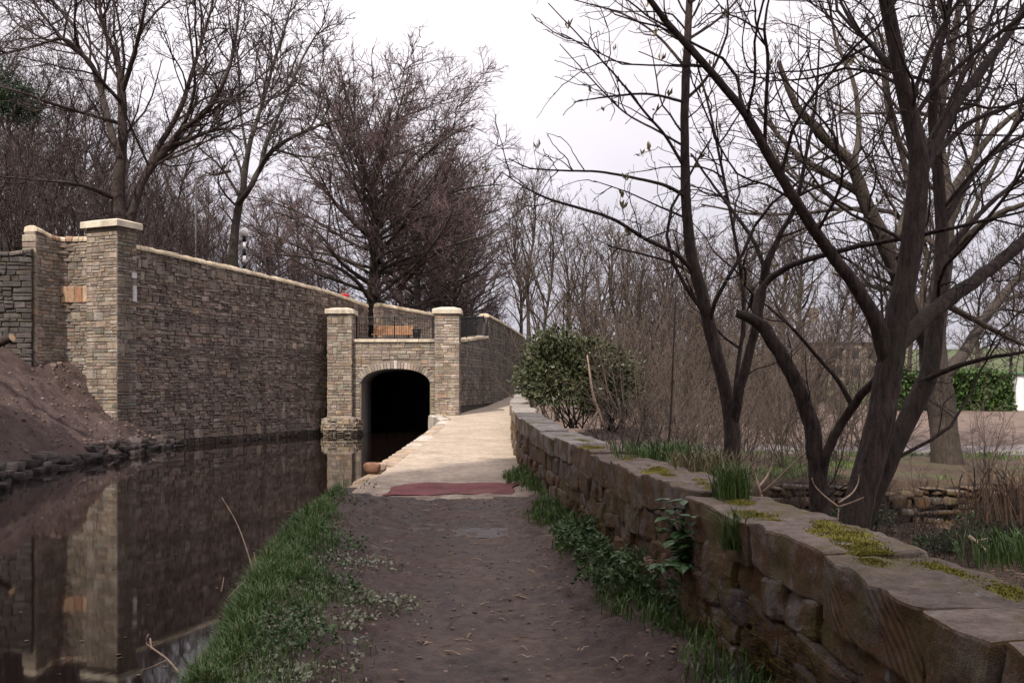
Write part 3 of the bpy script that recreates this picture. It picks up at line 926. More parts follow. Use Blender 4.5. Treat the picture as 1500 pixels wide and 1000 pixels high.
# mortar face with the opening cut out, as columns beside and above the arch
xs = np.concatenate([[FX0], np.linspace(AX0, AX1, 41), [FX1]])
lo = np.concatenate([[z0], arch_z(np.linspace(AX0, AX1, 41)) + 0.01, [z0]])
g = Geo()
g.box(((FX0 + AX0) / 2, PF + 0.3, (z0 + 3.34) / 2), (AX0 - FX0, 0.55, 3.34 - z0))
g.box(((FX1 + AX1) / 2, PF + 0.3, (z0 + 3.34) / 2), (FX1 - AX1, 0.55, 3.34 - z0))
V = []; Q = []
ax = np.linspace(AX0, AX1, 41)
for x in ax:
    zz = float(arch_z(x)) + 0.012
    V += [[x, PF + 0.025, zz], [x, PF + 0.025, 3.34], [x, PF + 0.575, 3.34], [x, PF + 0.575, zz]]
for i in range(40):
    for k in range(4):
        Q.append([i * 4 + k, i * 4 + (k + 1) % 4, i * 4 + 4 + (k + 1) % 4, i * 4 + 4 + k])
g.add(V, Q)
g.obj('mortar_core', M['mortar_pale'], portal)
# vault running into the dark, turning a little so that no daylight shows through
ys = np.linspace(PF + 0.02, PF + 24, 14)
prof = [(AX0, z0)] + [(x, float(arch_z(x))) for x in np.linspace(AX0, AX1, 25)] + [(AX1, z0)]
V = []
for y in ys:
    sh = -0.012 * (y - PF) ** 2
    for (x, z) in prof: V.append([x + sh, y, z])
m = len(prof)
Q = [[i * m + j, i * m + j + 1, (i + 1) * m + j + 1, (i + 1) * m + j] for i in range(13) for j in range(m - 1)]
e = 13 * m
T = [[e, e + j, e + j + 1] for j in range(1, m - 1)]
t = NT('smooth_tunnel_lining'); t.color(t.ramp(t.noise(2, 5), [(0.3, (0.24, 0.22, 0.22)), (0.7, (0.40, 0.37, 0.37))]))
obj_np('vault', V, Q, T, t.m, portal)
# parapet coping slabs
u = FX0
while u < FX1 - 0.05:
    e = min(u + rng.uniform(0.75, 1.0), FX1)
    if FX1 - e < 0.4: e = FX1
    g = Geo().bevel_box(((u + e) / 2, PF + 0.22, 3.36 + 0.065), (e - u - 0.008, 0.58, 0.125), 0.012)
    o = g.obj('coping_slab', M['coping'], portal)
    ca = o.data.color_attributes.new("Col", 'FLOAT_COLOR', 'POINT')
    c = np.ones((len(o.data.vertices), 4), np.float32); c[:, :3] = np.array([.58, .50, .39]) * rng.uniform(.92, 1.05); ca.data.foreach_set("color", c.ravel())
    u = e
base_at(portal, (AXC, PF + 0.3, z0))

PW = 0.96
lp = [(-7.42, 40.0), (-6.44, 40.0), (-6.44, 40.95), (-7.42, 40.95)]
pillar('stone_pier', 'buff stone pier left of the tunnel arch with pale cap, standing on rubble', lp, 0.34, 4.50, 4.76, np.random.default_rng(31), W_NEW, 0.86, 0.22, cap_over=0.09)
rp = [(-3.10, 39.95), (-2.12, 39.95), (-2.12, 40.95), (-3.10, 40.95)]
pillar('stone_pier', 'buff stone pier right of the tunnel arch with pale cap, standing on gravel', rp, 0.30, 4.50, 4.78, np.random.default_rng(32), W_NEW, 0.86, 0.22, cap_over=0.10, gains=[1.02, .6, .6, .6])  # front brighter, sides darker: sun and shade carried by the stone colour

# rubble plinth below the left pier, in the water
rng = np.random.default_rng(33)
pl = thing('rubble_plinth', 'rough projecting rubble footing in the water under the tunnel pier', 'footing')
s = Surf([(-7.75, 40.4), (-7.6, 39.9), (-7.3, 39.72), (-6.6, 39.70), (-6.25, 39.80), (-6.1, 40.1), (-6.1, 40.9)], WATER_Z - 0.35)
pt = lambda u: 1.08 - 0.12 * (abs(u - 1.3) / 1.3) ** 2
q = layout(rng, 1.15, lambda a, b: [(0.0, s.L)], pt, hr=(0.07, 0.14), wr=(0.14, 0.4), tall=0.2, joint=0.02, jit=0.03)
V = stone_verts(s, q, rng, proud=(-0.02, 0.07), back=0.2, chamfer=0.03)
emit_stones(pl, V, wet(V, palette(rng, len(q), W_NEW, 0.95, 0.15)), M['stone'], 300)
top = []
a = np.linspace(0, s.L, 18)
ring = s.at(a, np.array([pt(x) - 0.06 for x in a]), np.full(18, -0.02))
V = np.concatenate([ring, [[-6.9, 40.6, 0.62]], s.at(a, np.zeros(18), np.full(18, -0.03))])
obj_np('mortar_core', V, [[i, i + 1, 20 + i, 19 + i] for i in range(17)], [[18, i + 1, i] for i in range(17)], M['mortar_pale'], pl)
base_at(pl, (-6.9, 40.2, WATER_Z - 0.35))

# --- flank wall right of the portal, with a low part for the railing
rng = np.random.default_rng(41)
pts = [(-2.14, 40.93), (-1.13, 47.0), (-0.6, 52.0), (0.3, 62.0), (2.6, 90.0)]
flank = thing('flank_wall', 'stone wall with shade put into its colour beside the rising gravel path', 'wall')
surf = Surf(pts, 0.2)
Lr = float(surf.cum[1])
def ftop_abs(u):
    y = float(np.interp(u, surf.cum, surf.p[:, 1]))
    if u < Lr - 0.01: return float(np.interp(y, [40.9, 47], [3.40, 3.86]))
    return float(np.interp(y, [47, 52, 62, 90], [4.86, 4.88, 4.88, 4.9]))
ftop = lambda u: ftop_abs(u) - 0.2
def iv(v0, v1):
    o = []
    gz = [float(path_z(y)) - 0.35 for y in (40.9, 47, 52, 62, 80)]
    a = 0.0
    zt = v1 + 0.2
    for k in range(4):
        if zt < gz[k]: a = float(surf.cum[min(k, 4)])
    if v0 + 0.2 > 3.86 - 0.03: a = max(a, Lr)
    elif v0 + 0.2 > 3.40: a = max(a, float(np.interp(v0 + 0.23, [3.40, 3.86], [0, Lr])))
    return [(a, 30.0)]
q = layout(rng, 4.8, iv, lambda u: ftop(min(u + 1e-4, surf.L)), hr=(0.1, 0.17), wr=(0.2, 0.5), tall=0.25)
V = stone_verts(surf, q, rng, proud=(-0.005, 0.03))
emit_stones(flank, V, palette(rng, len(q), W_DARK, 0.56, 0.4), M['stone'], 300)  # darker, greyer stones: shade of the side away from the sun, as colour
s1 = Surf(pts[:2], 0.2); wall_core(flank, s1, ftop, 0.4, M['mortar'], n=8)
s2 = Surf(pts[1:], 0.2); wall_core(flank, s2, lambda u: ftop(u + Lr + 0.05), 0.4, M['mortar'], n=20)
coping_run(flank, s1, ftop, 0.0, Lr - 0.02, rng, (0.5, 0.8), 0, 0.13, COPE, M['coping'], thick=0.4, round_=False)
coping_run(flank, s2, lambda u: ftop(min(u, s2.L) + Lr + 0.05), 0.0, 22, rng, (0.3, 0.5), 0, 0.15, COPE, M['coping'], thick=0.4)
base_at(flank, (-1.0, 48.0, 0.2))

# --- wall behind the bench
rng = np.random.default_rng(43)
surf = Surf([BW0, BW1], 3.2)
bw = thing('bench_wall', 'sloping stone wall with lit rounded end behind the bench', 'wall')
btop = lambda u: float(np.interp(u, [0, surf.L], [5.22, 4.90])) - 3.2
q = layout(rng, 2.1, lambda a, b: [(0.0, surf.L)], btop, hr=(0.1, 0.16), wr=(0.2, 0.45), tall=0.2)
V = stone_verts(surf, q, rng, proud=(0, 0.03))
emit_stones(bw, V, palette(rng, len(q), W_DARK, 0.75, 0.3), M['stone'], 300)
wall_core(bw, surf, btop, 0.42, M['mortar'], n=10)
coping_run(bw, surf, btop, 0.0, surf.L, rng, (0.25, 0.4), 0, 0.16, COPE, M['coping'], thick=0.42)
dd = unit(BW1 - BW0); nn = np.array([dd[1], -dd[0]])
es = Surf([BW0 - nn * 0.46 - dd * 0.02, BW0 + nn * 0.02 - dd * 0.02], 3.2)
q = layout(rng, 2.18, lambda a, b: [(0.0, es.L)], lambda u: 2.18 - 0.2 * ((u - es.L / 2) / (es.L / 2)) ** 2, hr=(0.16, 0.26), wr=(0.5, 0.9), tall=0)
V = stone_verts(es, q, rng, proud=(0.01, 0.02), back=0.15)
emit_stones(bw, V, palette(rng, len(q), W_NEW, 1.05, 0.05), M['stone'], 300, name='quoin')
base_at(bw, (float((BW0 + BW1)[0] / 2), float((BW0 + BW1)[1] / 2), 3.2))

# --- canal edging stones beside the gravel
rng = np.random.default_rng(51)
edge = thing('canal_edging', 'pale rough stone edging between gravel path and canal', 'edging')
y = 14.4
EC = [(.42, .36, .29), (.48, .42, .36), (.36, .27, .20), (.50, .45, .40), (.40, .30, .21)]
def lump(c, d, ax, rng, n=3, k=3.2, amp=0.06, rz=0.0, cj=0.0):
    """rounded irregular stone: subdivided cube pulled towards a super-ellipsoid"""
    t_ = np.linspace(-1, 1, n + 1)
    V = []; Q = []
    for a in range(3):
        for sg in (-1, 1):
            A_, B_ = np.meshgrid(t_, t_)
            p = np.zeros((n + 1, n + 1, 3)); p[..., a] = sg; p[..., (a + 1) % 3] = A_; p[..., (a + 2) % 3] = B_
            i = np.arange((n + 1) ** 2).reshape(n + 1, n + 1) + len(V) * (n + 1) ** 2
            qq = np.stack([i[:-1, :-1], i[:-1, 1:], i[1:, 1:], i[1:, :-1]], -1).reshape(-1, 4)
            Q.append(qq if sg > 0 else qq[:, ::-1]); V.append(p.reshape(-1, 3))
    V = np.concatenate(V); Q = np.concatenate(Q)
    r = (np.abs(V) ** k).sum(1) ** (1 / k)
    V = V / r[:, None]
    key = np.round(V, 4)
    ph = rng.uniform(0, 6.28, (4, 3)); fr = rng.uniform(1.2, 3.6, (4, 3)) * rng.choice([-1, 1], (4, 3))
    disp = sum(np.sin(V @ fr[i] + ph[i, 0]) for i in range(4)) / 4
    V = V * (1 + amp * disp[:, None])
    if cj:
        off = rng.uniform(-cj, cj, (2, 2, 2, 3)); f = np.clip((V + 1) / 2, 0, 1)
        for i in range(2):
            for j in range(2):
                for l in range(2):
                    w = (f[:, 0] if i else 1 - f[:, 0]) * (f[:, 1] if j else 1 - f[:, 1]) * (f[:, 2] if l else 1 - f[:, 2])
                    V = V + w[:, None] * off[i, j, l]
    # weld doubles
    u_, inv = np.unique(np.round(V, 5), axis=0, return_inverse=True)
    inv = inv.ravel()
    V = u_; Q = inv[Q]
    V = V * np.array(d) / 2
    if ax is not None: V = V @ np.array(ax)
    return V + np.array(c), Q
while y < 40.2:
    l = rng.uniform(0.5, 1.15)
    y1 = min(y + l, 40.25)
    a = np.array([bankx(y), y]); b = np.array([bankx(y1), y1])
    dv = unit(b - a); nv = np.array([-dv[1], dv[0]])
    rough = y < 18.5
    zt = float(path_z((y + y1) / 2)) + (0.0 if not rough else rng.uniform(-0.12, -0.02))
    h = zt - (WATER_Z - 0.25)
    w = rng.uniform(0.42, 0.55)
    c = (a + b) / 2 - nv * (w / 2 - 0.12)
    V, Q = lump((c[0], c[1], zt - h / 2 + 0.012), (np.linalg.norm(b - a) * (1.0 if not rough else 1.05), w * (1 if not rough else rng.uniform(.9, 1.3)), h), [[dv[0], dv[1], 0], [nv[0], nv[1], 0], [0, 0, 1]], rng, n=4, k=9 if not rough else 4.5, amp=0.02 if not rough else 0.06)
    cc = np.array(EC[rng.integers(len(EC))]) * rng.uniform(0.85, 1.1)
    wetk = np.clip((-0.22 - V[:, 2]) / 0.08, 0, 1)[:, None]
    obj_np('edging_stone', V, Q, None, M['stone'], edge, cc * (1 - 0.7 * wetk), smooth=rough)
    y = y1
base_at(edge, (-2.4, 27, WATER_Z - 0.25))
for k, (px, py, Yd, sz, c, lab) in enumerate(((548, 694, 17.9, 0.20, (.26, .14, .09), 'squarish reddish brown loose rock at the canal edge'), (561, 690, 18.2, 0.15, (.40, .30, .24), 'small rounded pale brown rock beside the reddish rock'))):
    p = P(px - 3, py, Yd - 0.35)
    V, Q = lump((p[0], p[1], float(path_z(Yd)) + sz * 0.22), (sz * 1.4, sz * 1.1, sz), None, rng, n=6, k=4, amp=0.13, cj=0.22)
    tag(obj_np('loose_rock', V, Q, None, M['stone'], None, np.broadcast_to(c, (len(V), 3)), True), lab, 'rock')

# --- dark old stones along the foot of the earth bank
rng = np.random.default_rng(53)
be = thing('bank_edging', 'low row of dark wet stones at the foot of the earth bank', 'edging')
for row in range(3):
    y = 17.0 + row * 0.2
    while y < 32.4:
        y1 = y + rng.uniform(0.25, 0.75)
        a = np.array([soil_foot(y), y]); b = np.array([soil_foot(y1), y1]); dv = unit(b - a); nv = np.array([-dv[1], dv[0]])
        h = rng.uniform(0.14, 0.24)
        c = (a + b) / 2 - nv * (0.27 - 0.08 * row) + nv * rng.uniform(-0.07, 0.07)
        if rng.random() < (0.0, 0.06, 0.35)[row]:
            y = y1; continue
        V, Q = lump((c[0], c[1], WATER_Z - 0.02 + row * 0.15 + h / 2 - 0.05), (np.linalg.norm(b - a) * 1.0, rng.uniform(.4, .55), h), [[dv[0], dv[1], 0], [-nv[0], -nv[1], 0], [0, 0, 1]], rng, n=3, k=7, amp=0.07, cj=0.3)
        c3 = np.array([.075, .06, .056]) * rng.uniform(0.5, 1.5)
        wetk = np.clip((-0.2 - V[:, 2]) / 0.1, 0, 1)[:, None]
        obj_np('edging_stone', V, Q, None, M['stone'], be, c3 * (1 - 0.6 * wetk), smooth=False)
        y = y1
base_at(be, (-11.3, 26, WATER_Z))
# loose rubble at the tip of the bank and clods on it
g = Geo()
for k in range(700):
    yy_ = rng.uniform(20, 32.6) if k > 130 else rng.normal(31.6, 0.7)
    yy_ = min(yy_, 32.7)
    uu = rng.random() ** 1.6
    x_ = soil_foot(yy_) + uu * (soil_head(yy_) - soil_foot(yy_))
    tp = np.interp(yy_, [-30, 15, 27, 29.6, 30.2, 31.4, 32.6], [5.3, 4.8, 4.2, 3.9, 2.75, 2.35, -0.1]); zf_ = np.interp(yy_, [-30, 22, 31, 32.6], [0.1, 0.1, 0.0, -0.25])
    z_ = zf_ + (tp - zf_) * max(uu, 0) ** 0.92 + float((0.26 * fbm(np.array(x_ * 1.2), np.array(yy_ * 1.2), 5) + 0.16 * fbm(np.array(x_ * 5), np.array(yy_ * 5), 4)) * sstep(0, .08, uu) * sstep(1.0, .93, uu))
    sz = rng.uniform(0.025, 0.075) * (1.8 if k < 50 else 1)
    V, Q = lump((x_, yy_, z_ + sz * 0.2), (sz * rng.uniform(1, 1.8), sz * rng.uniform(1, 1.5), sz), None, rng, n=2, k=3, amp=0.12)
    g.add(V, Q, None, np.array([.17, .125, .108]) * rng.uniform(0.5, 1.35))
tag(g.obj('rubble', M['stone']), 'small stones and clods strewn over the earth bank', 'rubble', kind='stuff')

# ------------------------------------------------------------------ low mossy wall beside the towpath
rng = np.random.default_rng(61)
def old_mat(name, grooves=False):
    t = NT(name)
    c = t.attr()
    n1 = t.noise(9, 7, 0.68); n2 = t.noise(45, 5, 0.65); n3 = t.noise(2.2, 4, 0.6); n4 = t.noise(4.2, 6, 0.7); n5 = t.noise(7.5, 6, 0.72)
    c = t.mix(1.0, c, t.ramp(n1, [(0.28, 0.5), (0.72, 1.35)]), 'MULTIPLY')
    c = t.mix(1.0, c, t.ramp(n2, [(0.3, 0.75), (0.7, 1.2)]), 'MULTIPLY')
    sep = t.n.new('ShaderNodeSeparateXYZ'); t.l.new(t.geo.outputs['Normal'], sep.inputs[0])
    side = t.ramp(sep.outputs['Z'], [(0.25, 1.0), (0.7, 0.0)])
    k1 = t.mix(1.0, t.ramp(n4, [(0.42, 0.0), (0.56, 0.85)]), side, 'MULTIPLY')
    c = t.mix(k1, c, (0.125, 0.062, 0.022))                                  # rusty algae and brown moss
    k2 = t.mix(1.0, t.ramp(n3, [(0.48, 0.0), (0.64, 0.75)]), side, 'MULTIPLY')
    c = t.mix(k2, c, (0.105, 0.085, 0.024))                                  # green algae
    c = t.mix(t.ramp(n5, [(0.60, 0.0), (0.68, 0.75)]), c, (0.27, 0.27, 0.25))    # grey lichen
    c = t.mix(t.ramp(t.noise(24, 5, 0.7), [(0.66, 0.0), (0.70, 0.8)]), c, (0.38, 0.37, 0.34))
    topm = t.ramp(sep.outputs['Z'], [(0.6, 0.0), (0.85, 1.0)])
    k3 = t.mix(1.0, t.ramp(t.noise(2.6, 5, 0.65), [(0.50, 0.0), (0.66, 0.7)]), topm, 'MULTIPLY')
    c = t.mix(k3, c, (0.125, 0.105, 0.032))                                 # thin moss film on the tops
    t.color(c)
    h = t.mix(0.4, n1, n2)
    if grooves:
        mp = t.n.new('ShaderNodeMapping'); mp.inputs['Rotation'].default_value = (math.radians(-38), 0, 0)
        t.l.new(t.geo.outputs['Position'], mp.inputs['Vector'])
        w = t.n.new('ShaderNodeTexWave'); w.bands_direction = 'Z'; w.inputs['Scale'].default_value = 8; w.inputs['Distortion'].default_value = 0.5; w.inputs['Detail'].default_value = 2
        t.l.new(mp.outputs['Vector'], w.inputs['Vector'])
        h = t.mix(t.mix(1.0, side, t.ramp(t.noise(3.1, 3), [(0.47, 0.0), (0.56, 0.45)]), 'MULTIPLY'), h, w.outputs['Color'])
    h = t.mix(0.25, h, t.noise(160, 3, 0.7))
    t.bump(h, 1.0, 0.04 if not grooves else 0.05)
    return t.m
M['old_stone'] = old_mat('mossy_old_stone'); M['tooled'] = old_mat('tooled_old_stone', True)

def low_top(y): return np.interp(y, [0, 4, 8, 14], [0.89, 0.90, 0.93, 0.93]) + path_z(y) * 0.92
wy = np.concatenate([np.arange(62, 12, -1.5), np.arange(12, -2.6, -0.5)])
wp = [(float(smooth_y(np.array(y), rwx)), float(y)) for y in wy]
LZ0 = -0.25
surf = Surf(wp, LZ0)
yu = lambda u: float(np.interp(u, surf.cum, surf.p[:, 1]))
uy = lambda y: float(np.interp(-y, -surf.p[:, 1], surf.cum))
low = thing('towpath_wall', 'low mossy old stone wall with big coping slabs along the muddy towpath', 'wall')
CH = 0.25
lt = lambda u: low_top(yu(u)) - CH - LZ0
OLD = np.array([[.17, .135, .12], [.13, .10, .095], [.21, .15, .115], [.10, .08, .075], [.19, .165, .15], [.15, .11, .09]])
u_end = uy(0.6); u_mid = uy(16.0); u_far = uy(44)
# near part: individually rounded stones
q = layout(rng, 1.1, lambda a, b: [(u_mid, u_end)], lt, hr=(0.13, 0.23), wr=(0.2, 0.56), tall=0.35, joint=0.004, jit=0.02)
for k in range(len(q)):
    c = q[k].mean(0); du = np.ptp(q[k][:, 0]); dv = np.ptp(q[k][:, 1])
    y = yu(c[0])
    pr = rng.uniform(-0.02, 0.035)
    p = surf.at(np.array(c[0]), np.array(c[1]), np.array(-0.13 + pr))
    a = surf.at(np.array([c[0] - .05, c[0] + .05]), np.array([c[1]] * 2), np.zeros(2))
    d = unit(a[1] - a[0]); d[2] += rng.uniform(-0.12, 0.12); d = unit(d); nn = np.array([d[1], -d[0], 0]); nn = unit(nn)
    up = np.cross(d, nn) * -1
    up = up if up[2] > 0 else -up
    nsub = 6 if y < 7 else (4 if y < 11 else 3)
    V, Q = lump(p, (du * 1.05, 0.34, dv * 1.06), [d, nn, up], rng, n=nsub + 3, k=rng.uniform(9, 18), amp=0.04, cj=0.13)
    if y < 12:
        jj = 0.022 * fbm(V[:, 1] * 9 + V[:, 0] * 5, V[:, 2] * 11 + V[:, 0] * 4, 4); V[:, 0] += jj; V[:, 2] += 0.5 * jj
    obj_np('stone', V, Q, None, M['old_stone'], low, np.broadcast_to(OLD[rng.integers(len(OLD))] * rng.uniform(0.75, 1.25), (len(V), 3)), smooth=False)
# far part: flat-faced stones
q = layout(rng, 1.6, lambda a, b: [(u_far, u_mid)], lt, hr=(0.13, 0.22), wr=(0.2, 0.5), tall=0.3, joint=0.02, jit=0.02)
V = stone_verts(surf, q, rng, back=0.2, proud=(-0.02, 0.05), chamfer=0.03)
emit_stones(low, V, OLD[rng.integers(0, len(OLD), len(q))] * rng.uniform(0.9, 1.5, (len(q), 1)), M['old_stone'], 120)
wall_core(low, surf, lt, 0.42, M['old_joint'], u_far, u_end + 0.4, n=120, front=-0.075)
# coping slabs
cuts = [0.5, 1.7, 2.80, 3.24, 4.20, 5.2, 6.4, 7.6, 8.9, 10.1, 11.5, 12.9, 14.3]
while cuts[-1] < 44: cuts.append(cuts[-1] + rng.uniform(1.1, 1.6))
slab_top = {}
for k in range(len(cuts) - 1):
    ya, yb = cuts[k], cuts[k + 1]
    a = surf.at(np.array(uy(ya)), np.array(0.0), np.array(0.0)); b = surf.at(np.array(uy(yb)), np.array(0.0), np.array(0.0))
    d = unit((b - a)[:2]); d3 = np.array([d[0], d[1], (low_top(yb) - low_top(ya)) / max(np.linalg.norm((b - a)[:2]), .1)]); d3 = unit(d3)
    nn = np.array([-d[1], d[0], 0])
    upv = np.cross(d3, nn); upv = upv if upv[2] > 0 else -upv
    dep = rng.uniform(0.42, 0.54); h = CH + rng.uniform(-0.03, 0.03); dz = rng.uniform(-0.03, 0.02)
    c2 = (a + b)[:2] / 2 - nn[:2] * (dep / 2 - 0.05 - rng.uniform(-0.02, 0.03))
    zc = low_top((ya + yb) / 2) - h / 2 + dz
    near = yb < 12
    n_ = 12 if near else 6
    V, Q = lump((c2[0], c2[1], zc), (np.linalg.norm((b - a)[:2]) * 0.97, dep, h), [d3, nn, upv], rng, n=n_ + 8, k=40, amp=0.010, cj=0.05)
    if near:
        j = 0.022 * fbm(V[:, 0] * 8 + V[:, 2] * 7, V[:, 1] * 6, 4)
        V[:, 2] += j; V[:, 0] += 0.9 * j
    cc = np.array([.19, .146, .122]) * rng.uniform(0.82, 1.2)
    if not near: cc = np.array([.30, .27, .25]) * rng.uniform(0.8, 1.15)
    obj_np('coping_slab', V, Q, None, M['tooled' if k == 3 else 'old_stone'], low, np.broadcast_to(cc, (len(V), 3)), smooth=False)
    slab_top[k] = (c2, low_top((ya + yb) / 2) + dz, d, nn)
# moss cushions on the slabs (each a low dome with a ragged outline) and moss hanging on the face
def moss_patch(cx, cy, la, lb, ang, z, mat, thick, seed, lim=(-9, 9, -9, 9)):
    r_ = np.random.default_rng(seed)
    n, m = 14, 40
    V = []
    for i in range(n):
        f = i / (n - 1)
        for j in range(m):
            a = 2 * math.pi * j / m
            e = 1 + 0.75 * float(fbm(np.array(math.cos(a) * 1.4 + seed), np.array(math.sin(a) * 1.4 + seed * 2.0), 3))
            lx, ly = la * f * e * math.cos(a), lb * f * e * math.sin(a)
            lx = min(max(lx, lim[0]), lim[1]); ly = min(max(ly, lim[2]), lim[3])
            zz = thick * (1 - f ** 3) * (0.75 + 0.9 * float(fbm(np.array(lx * 14 + seed), np.array(ly * 14), 3))) - 0.012
            V.append([cx + lx * math.cos(ang) - ly * math.sin(ang), cy + lx * math.sin(ang) + ly * math.cos(ang), z + zz])
    Q = [[i * m + j, i * m + (j + 1) % m, (i + 1) * m + (j + 1) % m, (i + 1) * m + j] for i in range(n - 1) for j in range(m)]
    V = np.array(V)
    return V, Q
def fuzz(V, Q, n, h, r_):
    """short moss shoots standing on a patch"""
    Vq = V[np.array(Q)].mean(1)
    k = r_.integers(0, len(Vq), n)
    p = Vq[k] + r_.normal(0, 0.012, (n, 3)) * np.array([1, 1, .2])
    return p
def blades(p, h, w, r_, lean=0.5, up=None):
    """grass blades: base points p [N,3]; returns verts, quads, tris"""
    N = len(p)
    h = np.broadcast_to(h, (N,)) * r_.uniform(0.5, 1.2, N); w = np.broadcast_to(w, (N,))
    a = r_.uniform(0, 2 * math.pi, N)
    d = np.stack([np.cos(a), np.sin(a), 0 * a], 1); s = np.stack([-np.sin(a), np.cos(a), 0 * a], 1)
    up = np.array([0, 0, 1.0]) if up is None else np.asarray(up)
    ln = r_.uniform(0.1, lean, N)[:, None]
    hh = h[:, None]
    b0 = p - s * (w / 2)[:, None]; b1 = p + s * (w / 2)[:, None]
    mid = p + up * hh * 0.6 + d * ln * hh * 0.35
    m0 = mid - s * (w * 0.4)[:, None]; m1 = mid + s * (w * 0.4)[:, None]
    tip = p + up * hh * (1 - 0.35 * ln) + d * ln * hh
    V = np.stack([b0, b1, m1, m0, tip], 1).reshape(-1, 3)
    i = np.arange(N)[:, None] * 5
    return V, i + np.array([[0, 1, 2, 3]]), i + np.array([[3, 2, 4]])
def moss_part(cx, cy, la, lb, ang, z, mat, thick, seed, shoots=900, lim=(-9, 9, -9, 9)):
    V, Q = moss_patch(cx, cy, la, lb, ang, z, mat, thick, seed, lim)
    r_ = np.random.default_rng(seed)
    g = Geo().add(V, Q)
    bv, bq, bt = blades(fuzz(V, Q, shoots * 2, 0.02, r_), 0.014, 0.006, r_, 0.9)
    g.add(bv, bq, bt)
    o = g.obj('moss', mat, low); o['kind'] = 'stuff'
MP = [(5, 0.2, 0.35, 0.12, 0.03, 0.12), (6, 0.8, 0.3, 0.1, 0.025, 0.1), (9, 0.5, 0.5, 0.15, 0.02, 0.05), (10, 0.4, 0.55, 0.14, 0.02, 0.0), (3, 0.9, 0.2, 0.1, 0.03, 0.1), (4, 0.55, 0.46, 0.17, 0.045, -0.06), (3, 0.62, 0.42, 0.13, 0.03, -0.12), (3, 0.28, 0.3, 0.09, 0.025, -0.18), (6, 0.35, 0.42, 0.18, 0.03, 0), (5, 0.7, 0.33, 0.12, 0.03, 0), (7, 0.4, 0.5, 0.2, 0.03, 0.02), (8, 0.5, 0.5, 0.16, 0.02, 0), (4, 0.15, 0.25, 0.14, 0.035, 0.05), (11, 0.5, 0.5, 0.18, 0.02, 0), (2, 0.6, 0.22, 0.07, 0.02, -0.2)]
for i, (k, f, la, lb, th, off) in enumerate(MP):
    c2, z, d, nn = slab_top[k]
    L = cuts[k + 1] - cuts[k]
    p = c2 + d * (f - 0.5) * L - nn[:2] * off * -1
    fl = (f - 0.5) * L
    moss_part(p[0], p[1], la, lb, math.atan2(d[1], d[0]), z - 0.006, M['moss'], th * 0.65, 70 + i, lim=(-L / 2 * 0.96 - fl, L / 2 * 0.96 - fl, -0.21 - off, 0.21 - off))
# brown moss tufts clinging to the face near the camera
r_ = np.random.default_rng(77)
g = Geo()
for k in range(110):
    y = r_.choice([r_.uniform(3.4, 5.6), r_.uniform(5.5, 12)])
    v = r_.uniform(0.12, 0.62) if y < 5.6 else r_.uniform(0.1, 0.5)
    c = surf.at(np.array(uy(y)), np.array(v), np.array(0.03))
    n_ = 260
    s_ = r_.uniform(0.06, 0.16)
    p = c + r_.normal(0, 1, (n_, 3)) * np.array([0.02, s_, s_ * 0.8])
    bv, bq, bt = blades(p, 0.035, 0.011, r_, 1.0, up=[-0.75, 0, 0.5])
    g.add(bv, bq, bt)
o = g.obj('face_moss', M['moss_brown'], low); o['kind'] = 'stuff'
base_at(low, (1.3, 8.0, LZ0))

# ------------------------------------------------------------------ old retaining wall beyond the gully
rng = np.random.default_rng(63)
gw = thing('gully_wall', 'collapsing drystone retaining wall under the leaning field tree', 'wall')
surf = Surf([(4.4, 17.0), (7.0, 17.02), (10.6, 16.7), (14.0, 16.5)], -0.75)
gt = lambda u: 0.62 + 0.08 * math.sin(u * 2.1) + 0.05 * math.sin(u * 5.3)
q = layout(rng, 0.8, lambda a, b: [(0.0, surf.L)], gt, hr=(0.07, 0.14), wr=(0.12, 0.30), tall=0.35, joint=0.03, jit=0.045)
for k in range(len(q)):
    c = q[k].mean(0); du = np.ptp(q[k][:, 0]); dv = np.ptp(q[k][:, 1])
    p = surf.at(np.array(c[0]), np.array(c[1]), np.array(-0.02 + rng.uniform(-0.05, 0.09)))
    V, Q = lump(p, (du, 0.3, dv), None, rng, n=3, k=7, amp=0.08, cj=0.25)
    obj_np('stone', V, Q, None, M['old_stone'], gw, np.broadcast_to(OLD[rng.integers(len(OLD))] * rng.uniform(0.45, 1.0), (len(V), 3)), smooth=True)
wall_core(gw, surf, gt, 0.4, M['old_joint'], n=20, front=-0.1, v0=-0.3)
base_at(gw, (8.0, 17.0, -0.75))

